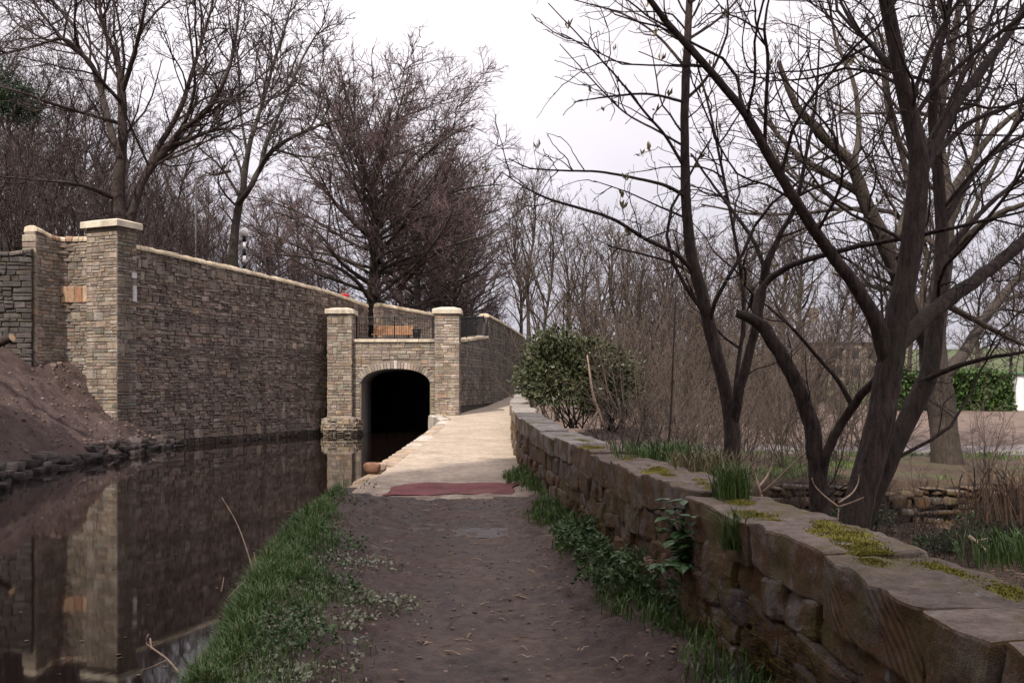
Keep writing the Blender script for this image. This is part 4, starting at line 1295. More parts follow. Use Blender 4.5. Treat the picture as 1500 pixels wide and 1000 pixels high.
# ------------------------------------------------------------------ bare trees
def grow(rng, Pp, Rp, dens, t0, ang, ratio, lclamp, wig, trop, S, rk, rmin, taper=0.35, cap=None, lift=0.0):
    N, S0, _ = Pp.shape
    L0 = np.linalg.norm(np.diff(Pp, axis=1), axis=2).sum(1)
    lam = dens * L0 * (1 - t0)
    cnt = np.floor(lam + rng.random(N)).astype(int)
    if cap: cnt = np.minimum(cnt, cap)
    idx = np.repeat(np.arange(N), cnt)
    n = len(idx)
    t = t0 + (1 - t0) * rng.random(n) ** 0.85
    f = np.clip(t, 0, 0.999) * (S0 - 1); i0 = f.astype(int); fr = (f - i0)[:, None]
    p = Pp[idx, i0] * (1 - fr) + Pp[idx, i0 + 1] * fr
    tan = unit(Pp[idx, i0 + 1] - Pp[idx, i0])
    rp = Rp[idx, i0] * (1 - fr[:, 0]) + Rp[idx, i0 + 1] * fr[:, 0]
    perp = unit(np.cross(tan, rng.normal(size=(n, 3))))
    a = rng.normal(ang, ang * 0.25, n)[:, None]
    d = np.cos(a) * tan + np.sin(a) * perp
    d[:, 2] += lift
    d = unit(d)
    L = np.clip(ratio * L0[idx] * (1.1 - 0.75 * t), *lclamp) * rng.uniform(0.6, 1.3, n)
    r0 = np.maximum(np.minimum(0.72 * rp, rk * L), rmin)
    pts = np.empty((n, S, 3)); pts[:, 0] = p
    for s in range(1, S):
        d = d + rng.normal(0, wig, (n, 3)); d[:, 2] += trop
        d = unit(d)
        pts[:, s] = pts[:, s - 1] + d * (L / (S - 1))[:, None]
    R = r0[:, None] * np.linspace(1, taper, S)[None]
    return pts, np.maximum(R, rmin * 0.6)

TRIS = [0]
def build_tree(name, label, limbs, bark, twig, levels, seed, cat='tree', group=None, base=None, S0=30, m0=9, names=None, part0='trunk', rough=False):
    """limbs: list of (pts [K,3], radii [K]); levels: dicts for grow(); level 0 limbs are trunk and limbs, level 1 joins them"""
    rng = np.random.default_rng(seed)
    th = thing(name, label, cat, group)
    Ps, Rs = [], []
    for k, (p, r) in enumerate(limbs):
        p, r = resample(p, r, S0)
        p = p + rng.normal(0, 0.12, p.shape) * r[:, None] * np.linspace(0.2, 1, S0)[:, None]
        Ps.append(p); Rs.append(r)
        big = rough and (k == 0 or r[0] > 0.05)
        if big:
            q2, r2 = resample(p, r, 90)
            if k == 0: r2 = r2 * (1 + 0.5 * np.exp(-np.linspace(0, 1, 90) * 22))
            m = 18
            V, Q = sweep(q2[None], r2[None], m)
            axis = np.repeat(q2, m, 0); rd = V - axis
            an = np.tile(np.arange(m), 90) * 2 * math.pi / m; al = np.repeat(np.linspace(0, 1, 90), m)
            bump_ = 0.16 * fbm(np.cos(an) * 2.2 + k * 3.1, np.sin(an) * 2.2 + al * 9, 3) + 0.10 * fbm(np.cos(an) * 6 + 5, np.sin(an) * 6 + al * 40, 3)
            V = axis + rd * (1 + bump_)[:, None]
        else:
            V, Q = sweep(p[None], r[None], m0 if k == 0 or r[0] > 0.08 else 6)
        obj_np(part0 if k == 0 else 'limb', V, Q, None, bark, th, smooth=True)
        TRIS[0] += len(Q) * 2
    gens = [(np.array(Ps), np.array(Rs))]
    g1, g2 = Geo(), Geo()
    for k, lv in enumerate(levels):
        lv = dict(lv); m = lv.pop('m', 3); bk = lv.pop('branch', k == 0); back = lv.pop('back', 0.5)
        new = []
        for j, (Pg, Rg) in enumerate(gens[-2:][::-1]):
            l2 = dict(lv)
            if j == 1: l2['dens'] = lv['dens'] * back
            a_, b_ = grow(rng, Pg, Rg, **l2)
            if len(a_): new.append((a_, b_))
        if not new: continue
        Pn2 = np.concatenate([q[0] for q in new]); Rn2 = np.concatenate([q[1] for q in new])
        V, Q = sweep(Pn2, Rn2, m)
        (g1 if bk else g2).add(V, Q)
        TRIS[0] += len(Q) * 2
        gens.append((Pn2, Rn2))
    Pn, Rn = gens[-1]
    if g1.n: g1.obj('branches', bark, th, True)['kind'] = 'stuff'
    if g2.n: g2.obj('crown', twig, th)['kind'] = 'stuff'
    b = limbs[0][0][0] if base is None else base
    base_at(th, tuple(float(x) for x in b))
    return th, Pn, Rn

def traced(rows, Y, k=1.0):
    """rows: (px, py, width px[, depth offset]) -> points and radii at depth Y"""
    pts, rad = [], []
    for r in rows:
        y = Y + (r[3] if len(r) > 3 else 0)
        pts.append(P(r[0], r[1], y)); rad.append(r[2] / 2 * y / FPX * k)
    return np.array(pts), np.array(rad)

def round_tree(rng, H, r0, crown_r, n, h0=0.16, el0=0.25, el1=1.0, lean=(0, 0), up=0.05):
    """trunk and limbs of a free-standing tree with a rounded crown, in local coordinates"""
    k = np.linspace(0, 1, 9)
    wob = np.cumsum(rng.normal(0, 0.018 * H, (9, 2)), axis=0) * k[:, None]
    tr = np.stack([wob[:, 0] + lean[0] * k * H, wob[:, 1] + lean[1] * k * H, k * H * 0.93], 1)
    rr = r0 * (1 - k) ** 0.8 + 0.015; rr[0] *= 1.35
    limbs = [(tr, rr)]
    az = rng.uniform(0, 6.28)
    for i in range(n):
        h = h0 + (0.92 - h0) * ((i + 0.5) / n) ** 1.0
        az += 2.4 + rng.normal(0, 0.4)
        el = el0 + (el1 - el0) * h + rng.normal(0, 0.12)
        reach = crown_r * math.sqrt(max(0.08, 1 - ((h - 0.42) / 0.62) ** 2)) * rng.uniform(0.75, 1.1)
        L = reach / max(0.45, math.cos(el))
        L = min(L, H * 0.75)
        p = np.array([np.interp(h * 0.93 * H, tr[:, 2], tr[:, 0]), np.interp(h * .93 * H, tr[:, 2], tr[:, 1]), h * 0.93 * H])
        d = np.array([math.cos(az) * math.cos(el), math.sin(az) * math.cos(el), math.sin(el)])
        pts = [p]
        for s in range(6):
            d = d + rng.normal(0, 0.13, 3); d[2] += up; d = d / np.linalg.norm(d)
            p = p + d * L / 6; pts.append(p)
        ra = min(np.interp(h * .93 * H, tr[:, 2], rr) * 0.62, 0.022 * L + 0.01)
        limbs.append((np.array(pts), ra * np.linspace(1, 0.22, 7)))
    return limbs

def FINE(d1=1.1, d2=2.0, d3=3.0, d4=4.5, r=0.007, d0=0):
    return ([dict(dens=d0, t0=0.22, ang=0.62, ratio=0.5, lclamp=(1.6, 5.0), wig=0.16, trop=0.06, S=10, m=5, rk=0.010, rmin=r * 2.4, branch=True)] if d0 else []) + [
    dict(dens=d1, t0=0.15, ang=0.75, ratio=0.40, lclamp=(0.8, 3.4), wig=0.15, trop=0.05, S=6, m=4, rk=0.015, rmin=r * 1.9, branch=True),
    dict(dens=d2, t0=0.1, ang=0.75, ratio=0.45, lclamp=(0.5, 1.6), wig=0.16, trop=0.04, S=4, m=3, rk=0.010, rmin=r * 1.3, back=0.35),
    dict(dens=d3, t0=0.1, ang=0.7, ratio=0.5, lclamp=(0.3, 0.9), wig=0.16, trop=0.04, S=3, m=3, rk=0.009, rmin=r, back=0.4),
    dict(dens=d4, t0=0.08, ang=0.65, ratio=0.5, lclamp=(0.16, 0.45), wig=0.1, trop=0.04, S=2, m=3, rk=0.009, rmin=r * 0.75, back=0.35)]

def BEECH(d1, d2, d3, d4, r):
    L = FINE(d1, d2, d3, d4, r)
    L[2].update(ang=0.55, lclamp=(0.4, 1.1)); L[3].update(ang=0.5, lclamp=(0.3, 0.75), trop=0.06, S=3, wig=0.12)
    return L
# --- three named trees above the retaining wall
T1 = [traced([(180, 352, 36), (174, 300, 32), (176, 250, 26), (180, 190, 22), (178, 130, 19), (172, 90, 13), (152, 40, 9), (140, -40, 5), (135, -140, 3)], 38, 0.62),
      traced([(186, 345, 24), (198, 300, 20), (212, 260, 18), (238, 225, 15), (265, 192, 13), (300, 165, 11, -1), (328, 120, 9, -2), (345, 60, 6, -2), (352, -20, 3, -2)], 38, 0.62),
      traced([(186, 320, 20), (205, 275, 16, 1), (230, 220, 14, 2), (262, 165, 12, 2), (280, 112, 10, 2), (296, 60, 7, 2), (312, 0, 5, 3), (320, -90, 3, 3)], 38, 0.62),
      traced([(176, 240, 16), (160, 180, 14, 1), (146, 125, 13, 2), (130, 90, 11, 2), (95, 60, 8, 2), (55, 10, 5, 3), (20, -60, 3, 3)], 38, 0.62),
      traced([(170, 292, 12), (135, 276, 10, -1), (100, 268, 8, -2), (45, 262, 5, -2), (-20, 258, 3, -2)], 38, 0.62),
      traced([(179, 135, 14), (198, 75, 10, -1), (212, 10, 7, -2), (222, -80, 4, -2)], 38, 0.62),
      traced([(172, 180, 10), (130, 168, 8, -2), (70, 150, 7, -4), (30, 135, 5, -5), (-30, 120, 3, -5)], 38, 0.62),
      traced([(240, 222, 11), (300, 195, 8, 1), (330, 190, 6, 1), (352, 205, 3, 1)], 38, 0.62),
      traced([(178, 150, 10), (150, 120, 8, -2), (100, 60, 7, -3), (60, 65, 5, -3), (0, 80, 3, -4)], 38, 0.62),
      traced([(268, 190, 9), (285, 130, 7, -1), (280, 60, 5, -2), (270, -20, 3, -2)], 38, 0.62)]
build_tree('bare_tree', 'big many-stemmed bare tree rising behind the tall corner pillar', T1, M['bark_dark'], M['twig_dark'], FINE(1.9, 2.7, 3.6, 4.8, 0.011, 1.3), 101, rough=True)
T2 = [traced([(341, 396, 19), (343, 350, 17), (348, 310, 17), (357, 270, 13), (361, 235, 12), (368, 205, 10), (385, 150, 8, 1), (402, 90, 6, 1), (418, 40, 4, 1), (432, -10, 2, 1)], 46, 0.68),
      traced([(348, 300, 13), (366, 276, 12, -1), (380, 248, 11, -1), (402, 218, 10, -2), (440, 196, 7, -2), (480, 180, 5, -2), (515, 170, 3, -3)], 46, 0.68),
      traced([(381, 246, 8, -1), (389, 212, 8, 0), (408, 170, 7, 1), (430, 115, 5, 1), (452, 70, 4, 2), (478, 30, 2, 2)], 46, 0.68),
      traced([(344, 300, 5), (328, 282, 4, -1), (320, 262, 3, -1), (330, 235, 2, -1)], 46, 0.68),
      traced([(345, 330, 4), (330, 310, 3, -.5), (319, 300, 2, -.5)], 46, 0.68),
      traced([(358, 262, 6), (340, 215, 4, 1), (320, 180, 3, 2), (300, 140, 2, 2)], 46, 0.68),
      traced([(362, 225, 6), (352, 160, 5, 2), (350, 100, 4, 2), (340, 40, 2, 2)], 46, 0.68),
      traced([(400, 219, 6, -2), (450, 230, 4, -3), (500, 225, 2, -3)], 46, 0.68)]
build_tree('bare_tree', 'slim forked bare tree standing behind the striped crossing beacon', T2, M['bark_grey'], M['twig_dark'], FINE(1.9, 2.5, 3.5, 4.8, 0.012, 1.3), 102, rough=True)
rng = np.random.default_rng(103)
T3 = [traced([(544, 480, 30), (546, 430, 24), (549, 370, 22), (550, 310, 20), (547, 270, 16), (560, 235, 10), (575, 190, 7, 1), (590, 140, 4, 1), (600, 95, 2, 1)], 60, 0.62),
      traced([(548, 275, 13), (532, 250, 11, -1), (528, 220, 9, -1), (520, 180, 7, -1), (505, 130, 4, -2), (495, 85, 2, -2)], 60, 0.62),
      traced([(549, 300, 11), (585, 265, 8, -1), (625, 225, 6, -2), (665, 195, 4, -3), (700, 180, 2, -3)], 60, 0.62),
      traced([(546, 445, 11), (520, 410, 9, -2), (480, 385, 7, -3), (435, 375, 5, -4), (395, 372, 3, -5)], 60, 0.62),
      traced([(547, 420, 10), (500, 385, 8, -3), (470, 345, 6, -4), (430, 320, 4, -4), (400, 310, 2, -5)], 60, 0.62),
      traced([(549, 360, 10), (515, 320, 8, 2), (480, 285, 6, 3), (450, 250, 4, 4), (425, 210, 2, 4)], 60, 0.62),
      traced([(550, 350, 10), (590, 320, 8, 1), (640, 290, 6, 2), (690, 275, 4, 3), (735, 270, 2, 3)], 60, 0.62),
      traced([(549, 400, 10), (590, 380, 8, -2), (640, 365, 6, -3), (690, 350, 4, -4), (725, 345, 2, -4)], 60, 0.62)]
b0 = P(546, 470, 60); b0[2] = 4.2
for (p, r) in round_tree(rng, 13.2, 0.22, 8.8, 50, 0.12, 0.0, 0.95, up=0.05)[1:]:
    T3.append((p + b0 + np.array([0.3, 0, 0]), r))
build_tree('beech_tree', 'broad round-crowned purple-brown bare beech rising above the tunnel', T3, M['bark_grey'], M['twig_beech'], BEECH(1.8, 2.4, 3.2, 3.3, 0.0145), 104, rough=True)

# --- prototypes for the woods behind; copies share their meshes
def proto(kind, seed, H, r0, cr, n, bark, twig, lv, **k):
    lim = round_tree(np.random.default_rng(seed), H, r0, cr, n, **k)
    th, _, _ = build_tree(kind, 'x', lim, bark, twig, lv, seed + 1, S0=14, m0=6)
    th.location = (0, 0, 0)
    return th
def shrub_limbs(rng, H, n, r=0.018, spread=0.45):
    out = []
    for i in range(n):
        a = rng.uniform(0, 6.28); tilt = abs(rng.normal(0, spread)); L = H * rng.uniform(0.6, 1.1)
        d = np.array([math.cos(a) * math.sin(tilt), math.sin(a) * math.sin(tilt), math.cos(tilt)])
        p = np.array([rng.normal(0, 0.22), rng.normal(0, 0.22), -0.15]); pts = [p]
        for s in range(6):
            d = d + rng.normal(0, 0.09, 3); d = d / np.linalg.norm(d); p = p + d * L / 6; pts.append(p)
        out.append((np.array(pts), r * (0.6 + 0.8 * rng.random()) * np.linspace(1, 0.25, 7) * (H / 3) ** 0.6))
    return out
WOOD = FINE(1.6, 2.3, 3.0, 3.8, 0.014)
pA = proto('beech_tree', 201, 16.5, 0.28, 7.4, 34, M['bark_grey'], M['twig_beech'], BEECH(1.5, 2.2, 2.8, 2.6, 0.014), h0=0.1, el0=0.05, el1=1.0)
pB = proto('bare_tree', 203, 16, 0.24, 4.0, 20, M['bark_dark'], M['twig_dark'], WOOD, h0=0.3, el0=0.5, el1=1.1, lean=(0.05, 0))
pC = proto('bare_tree', 205, 13, 0.17, 3.4, 18, M['bark_dark'], M['twig_purple'], WOOD, h0=0.2, el0=0.5, el1=1.2, lean=(-0.04, 0))
pD = proto('bare_tree', 207, 9.5, 0.10, 1.9, 20, M['bark_green'], M['twig_brown'], FINE(1.5, 2.4, 3.4, 4.0, 0.009), h0=0.12, el0=0.9, el1=1.25)
def shrub(seed, H, n, bark, twig, lv, spread=0.45, r=0.018):
    th, _, _ = build_tree('thicket_shrub', 'x', shrub_limbs(np.random.default_rng(seed), H, n, r, spread), bark, twig, lv, seed + 1, cat='shrub', S0=12, m0=5, part0='stem')
    for c in th.children:
        if c.name.startswith('limb'): c.name = 'stem'
        c.location = (0, 0, 0)
    th.location = (0, 0, 0)
    return th
SHR = lambda r: [dict(dens=2.2, t0=0.15, ang=0.6, ratio=0.4, lclamp=(0.4, 1.5), wig=0.14, trop=0.03, S=5, m=3, rk=0.01, rmin=r * 1.4, branch=True),
       dict(dens=3.6, t0=0.1, ang=0.7, ratio=0.5, lclamp=(0.25, 0.8), wig=0.16, trop=0.02, S=3, m=3, rk=0.009, rmin=r),
       dict(dens=4.0, t0=0.1, ang=0.7, ratio=0.5, lclamp=(0.15, 0.4), wig=0.16, trop=0.02, S=2, m=3, rk=0.009, rmin=r * .8, back=.3)]
sA = shrub(301, 3.6, 16, M['twig_brown'], M['twig_brown'], SHR(0.006), 0.4)
sB = shrub(303, 2.6, 18, M['bark_green'], M['twig_brown'], SHR(0.005), 0.6)
sC = shrub(305, 4.6, 16, M['bark_dark'], M['twig_purple'], SHR(0.010), 0.45, 0.022)

sD = shrub(307, 5.2, 9, M['bark_green'], M['twig_dark'], SHR(0.007), 0.3, 0.03)
USED = {}
def plant(pr, px, Y, z=None, x=None, sc=1.0, rz=None, label=None, group=None, rr=np.random.default_rng(9)):
    o = pr if pr.name not in USED else copy_tree(pr)
    USED[pr.name] = 1
    X = (px - 750) / FPX * Y if x is None else x
    if z is None:
        z = float(zright(np.array(X), np.array(Y))) if X > rwx(Y) else hill_z(X, Y)
    o.location = (X, Y, z - 0.08)
    o.rotation_euler = (0, 0, rr.uniform(0, 6.28) if rz is None else rz)
    s = sc * rr.uniform(0.94, 1.06)
    o.scale = (s, s, s)
    o['label'] = label
    if group: o['group'] = group
    return o
def hill_z(x, y):
    D = float(upper_right_edge(y)) - x
    return float(road_z(y)) + 0.30 * max(D - 7.5, 0) * (1 - 0.35 * float(sstep(20, 120, D))) + float((0.25 * fbm(np.array(x * 0.4), np.array(y * 0.4), 4) + 1.2 * fbm(np.array(x * .04), np.array(y * .04), 3)) * sstep(7.5, 11.5, D))

L_W = 'bare woodland tree among the dark trees on the hillside behind the road'
G_W = 'bare trees of the hillside wood'
for k, (pr, px, Y, sc) in enumerate([(pC, 30, 52, 0.7), (pC, 90, 56, 0.65), (pB, 140, 66, 0.6), (pC, 250, 60, 0.6), (pB, -40, 50, 0.7), (pC, 60, 70, 0.7), (pB, 225, 76, 0.65),
         (pC, 300, 78, 0.65), (pC, 395, 74, 0.6), (pB, 440, 84, 0.62), (pC, 470, 72, 0.55), (pC, -10, 78, 0.8), (pA, 120, 92, 0.75), (pB, 185, 62, 0.55), (pA, 270, 96, 0.65), (pC, 330, 68, 0.45), (pA, 410, 100, 0.62), (pC, 500, 88, 0.6), (pB, 10, 64, 0.65), (pC, 160, 56, 0.5)]):
    plant(pr, px, Y, sc=sc, label=L_W, group=G_W)
L_B = 'dark purple bare beech in the dense row beyond the tunnel'
G_B = 'row of beeches beyond the tunnel'
for (px, Y, sc) in [(612, 70, 0.86), (650, 80, 0.9), (680, 92, 0.92), (640, 100, 1.0), (590, 92, 0.95), (690, 120, 1.0), (668, 70, 0.66)]:
    plant(pA, px, Y, sc=sc, label=L_B, group=G_B, z=4.3)
L_S = 'tangled bare purple-brown shrub of the undergrowth above the road'
G_S = 'undergrowth shrubs above the road'
for (px, Y, sc) in [(10, 42, 1.2), (60, 44, 1.1), (110, 43, 1.0), (150, 46, 1.15), (215, 45, 1.0), (250, 47, 1.0), (290, 50, 1.0), (20, 50, 1.5), (90, 52, 1.4), (200, 54, 1.3), (270, 56, 1.1), (320, 54, .8), (390, 58, 0.9), (430, 60, 0.9), (465, 62, 0.85), (500, 64, .8), (-30, 45, 1.3), (40, 47, 1.3), (130, 50, 1.3), (180, 50, 1.1), (235, 52, 1.2), (300, 60, 1.1), (345, 60, 1.0), (60, 58, 1.6), (150, 62, 1.6), (10, 64, 1.7), (220, 64, 1.5), (370, 66, 1.2), (410, 50, .7), (450, 54, .7), (600, 66, 0.9), (640, 70, 1.0), (680, 74, 1.0), (720, 78, 1.1)]:
    plant(sC, px, Y, sc=sc, label=L_S, group=G_S)
L_D = 'slender upright olive-brown bare tree in the thicket beyond the low wall'
G_D = 'upright young trees beyond the low wall'
for (px, Y, sc) in [(775, 62, 1.15), (800, 56, 1.2), (830, 60, 1.1), (762, 74, 1.2), (860, 48, 0.95), (905, 42, 0.82), (880, 56, 1.0), (945, 38, 0.7), (985, 42, 0.8), (925, 54, .95), (1020, 46, 0.85), (1040, 38, .65), (1090, 48, 0.9), (1140, 56, 0.95)]:
    plant(pD, px, Y, sc=sc, label=L_D, group=G_D)
L_T = 'tangled pale brown thicket shrub behind the low mossy wall'
G_T = 'thicket shrubs behind the low wall'
for k, (px, Y, sc) in enumerate([(915, 19, 0.8), (930, 24, 1.0), (890, 30, 1.2), (950, 28, 1.1), (985, 22, 0.8), (1000, 27, 1.0), (820, 34, 1.4), (870, 38, 1.5), (960, 36, 1.3), (1030, 33, 1.1), (1060, 27, 0.85), (1110, 30, 1.0), (1140, 25, 0.8), (1180, 32, 1.1), (920, 44, 1.6), (1000, 44, 1.5), (1220, 38, 1.1), (1010, 19, 0.6), (1130, 40, 1.3), (1080, 42, 1.4), (900, 34, 1.3), (940, 32, 1.2), (980, 32, 1.3), (1020, 38, 1.4), (1060, 36, 1.2), (1100, 36, 1.3), (1150, 34, 1.2), (1160, 46, 1.5), (1200, 50, 1.6), (840, 46, 1.6), (880, 50, 1.7), (960, 50, 1.7), (1040, 52, 1.7), (1110, 54, 1.7), (1250, 48, 1.3), (1010, 24, 0.85), (960, 20, 0.7), (1090, 22, 0.7), (1230, 28, 0.8), (1290, 52, 1.2), (1350, 58, 1.2), (1420, 60, 1.3), (1190, 24, .7), (1465, 15.3, .42), (1500, 14.6, .5), (1440, 18.2, .45), (1150, 13.2, .42), (1180, 14.6, .5), (1110, 14, .45), (1340, 15.5, .35), (1020, 15, .4), (905, 12.5, .32), (940, 12, .3), (985, 11.5, .3), (1040, 12, .34), (1120, 11.4, .32), (1160, 11, .3), (1300, 13, .34), (1380, 13.5, .36), (1430, 13, .36), (1090, 18, .6), (1140, 19, .65), (1050, 20, .7), (1180, 20, .6), (1230, 20, .55), (1260, 24, .7), (1310, 26, .6)]):
    plant(sA if k % 2 else (sD if k % 4 == 0 and Y > 22 else sB), px, Y, sc=sc * (0.8 if k % 4 == 0 and Y > 22 else 1), label=L_T, group=G_T)
L_F = 'bare tree along the far side of the brown field'
G_F = 'bare trees beyond the field'
for (px, Y, sc, pr) in [(1180, 62, 0.75, pB), (1290, 70, 0.8, pC), (1360, 64, 0.8, pB), (1430, 76, 0.85, pC), (1500, 70, 0.8, pB), (1240, 90, 0.9, pC), (1120, 84, 0.85, pC), (1060, 70, 0.75, pC), (1480, 100, 0.9, pC), (1330, 110, 1.0, pB), (1020, 62, .7, pC), (980, 72, .75, pB), (920, 78, .7, pC), (860, 86, .7, pC), (1150, 70, .75, pB), (1220, 66, .7, pC)]:
    plant(pr, px, Y, sc=sc, label=L_F, group=G_F)

# --- trees in front on the right
def NEAR(r=0.003, d1=1.5, d2=2.4, d3=3.5, d4=4.0, d0=0):
    return ([dict(dens=d0, t0=0.2, ang=0.7, ratio=0.55, lclamp=(1.0, 3.2), wig=0.17, trop=0.05, S=12, m=6, rk=0.0075, rmin=r * 3, branch=True)] if d0 else []) + [
    dict(dens=d1, t0=0.15, ang=0.8, ratio=0.42, lclamp=(0.6, 2.4), wig=0.19, trop=0.04, S=9, m=5, rk=0.011, rmin=r * 2.2, branch=True),
    dict(dens=d2, t0=0.1, ang=0.85, ratio=0.45, lclamp=(0.3, 1.1), wig=0.22, trop=0.05, S=6, m=4, rk=0.009, rmin=r * 1.5, branch=True, back=0.3),
    dict(dens=d3, t0=0.1, ang=0.8, ratio=0.5, lclamp=(0.16, 0.55), wig=0.22, trop=0.05, S=4, m=3, rk=0.008, rmin=r, back=0.3),
    dict(dens=d4, t0=0.1, ang=0.8, ratio=0.5, lclamp=(0.07, 0.22), wig=0.2, trop=0.08, S=3, m=3, rk=0.01, rmin=r * .8, back=0.3)]
R2 = [traced([(1228, 860, 74), (1244, 790, 66), (1262, 720, 62), (1288, 620, 58), (1302, 540, 54), (1318, 450, 50), (1332, 380, 46), (1340, 310, 46), (1346, 240, 40), (1328, 140, 35), (1308, 60, 32), (1298, 0, 29), (1288, -90, 24), (1275, -220, 16), (1268, -360, 8)], 8.5, 0.68),
      traced([(1340, 290, 30), (1360, 225, 28, .2), (1395, 160, 24, .4), (1440, 100, 20, .6), (1480, 45, 17, .8), (1520, -20, 14, 1), (1580, -120, 8, 1.2)], 8.5, 0.68),
      traced([(1300, 525, 40), (1282, 470, 34, -.1), (1250, 415, 28, -.2), (1212, 365, 25, -.3), (1170, 300, 22, -.5), (1132, 240, 20, -.6), (1100, 180, 18, -.7), (1058, 125, 16, -.8), (1010, 70, 15, -.9), (958, 8, 13, -1), (890, -90, 8, -1.2)], 8.5, 0.68),
      traced([(1312, 512, 34), (1345, 475, 34, .2), (1390, 438, 32, .4), (1440, 402, 28, .6), (1485, 365, 25, .8), (1540, 315, 20, 1), (1620, 250, 10, 1.2)], 8.5, 0.68),
      traced([(1346, 250, 18), (1380, 215, 15, .5), (1420, 180, 12, .8), (1455, 165, 10, 1), (1510, 140, 7, 1.2)], 8.5, 0.68),
      traced([(1385, 175, 12, .4), (1420, 90, 10, .6), (1450, 30, 8, .8), (1470, -40, 5, 1)], 8.5, 0.68),
      traced([(1120, 225, 9, -.6), (1122, 150, 8, -.8), (1125, 90, 8, -.9), (1120, 40, 6, -1), (1130, -20, 4, -1)], 8.5, 0.68),
      traced([(1316, 105, 14), (1270, 60, 10, .4), (1240, 20, 7, .6), (1215, -40, 4, .7)], 8.5, 0.68)]
r2, _, _ = build_tree('bare_tree', 'large dark leaning tree with spreading limbs just behind the mossy wall', R2, M['bark_dark'], M['twig_dark'], NEAR(0.003, 2.8, 3.4, 4.0, 3.8, 2.2), 401, rough=True)
R2b = [traced([(1246, 830, 44, .5), (1262, 770, 42, .5), (1290, 700, 40, .5), (1320, 630, 40, .5), (1345, 582, 40, .5), (1362, 535, 36, .5), (1374, 450, 32, .6), (1380, 360, 28, .8), (1374, 260, 24, .9), (1366, 170, 20, 1), (1372, 90, 16, 1), (1390, 10, 12, 1.2), (1410, -120, 6, 1.4)], 8.9, 0.68),
       traced([(1345, 560, 14, .5), (1398, 538, 12, .2), (1442, 525, 10, 0), (1500, 515, 8, -.2), (1580, 490, 5, -.4)], 8.9, 0.68),
       traced([(1378, 380, 14, .8), (1420, 330, 12, 1), (1465, 285, 9, 1.2), (1520, 250, 6, 1.5)], 8.9, 0.68),
       traced([(1380, 330, 16, .8), (1425, 255, 13, 1), (1470, 215, 10, 1.2), (1540, 180, 6, 1.5)], 8.9, 0.68)]
build_tree('bare_tree', 'second dark trunk leaning right out of the same spot behind the wall', R2b, M['bark_dark'], M['twig_dark'], NEAR(0.003, 2.8, 3.4, 4.0, 3.8, 2.2), 403, rough=True)
R3 = [traced([(1200, 830, 42), (1200, 760, 38), (1197, 690, 34), (1188, 620, 31), (1170, 570, 29), (1148, 525, 27), (1126, 490, 25), (1104, 468, 22), (1078, 459, 17)], 9.6, 0.76),
      traced([(1106, 470, 15), (1108, 440, 14, .1), (1124, 412, 13, .1), (1160, 388, 12, -.1), (1205, 374, 11, -.3), (1270, 358, 10, -.6), (1335, 347, 9, -.9), (1420, 328, 7, -1.3), (1520, 305, 4, -1.6)], 9.6, 0.76),
      traced([(1200, 710, 20), (1212, 660, 19, -.1), (1236, 615, 17, -.2), (1262, 578, 16, -.4), (1292, 545, 15, -.6), (1315, 505, 13, -.8), (1326, 478, 9, -.9)], 9.6, 0.76),
      traced([(1248, 594, 11, -.3), (1228, 558, 9, -.3), (1195, 520, 7, -.3), (1160, 480, 6, -.4), (1120, 445, 4, -.4)], 9.6, 0.76)]
build_tree('bare_tree', 'crooked dark tree with a sawn stub end and one long thin sideways branch', R3, M['bark_dark'], M['twig_dark'], NEAR(0.003, 1.8, 2.4, 3.2, 3.0, 0.5), 405, rough=True)
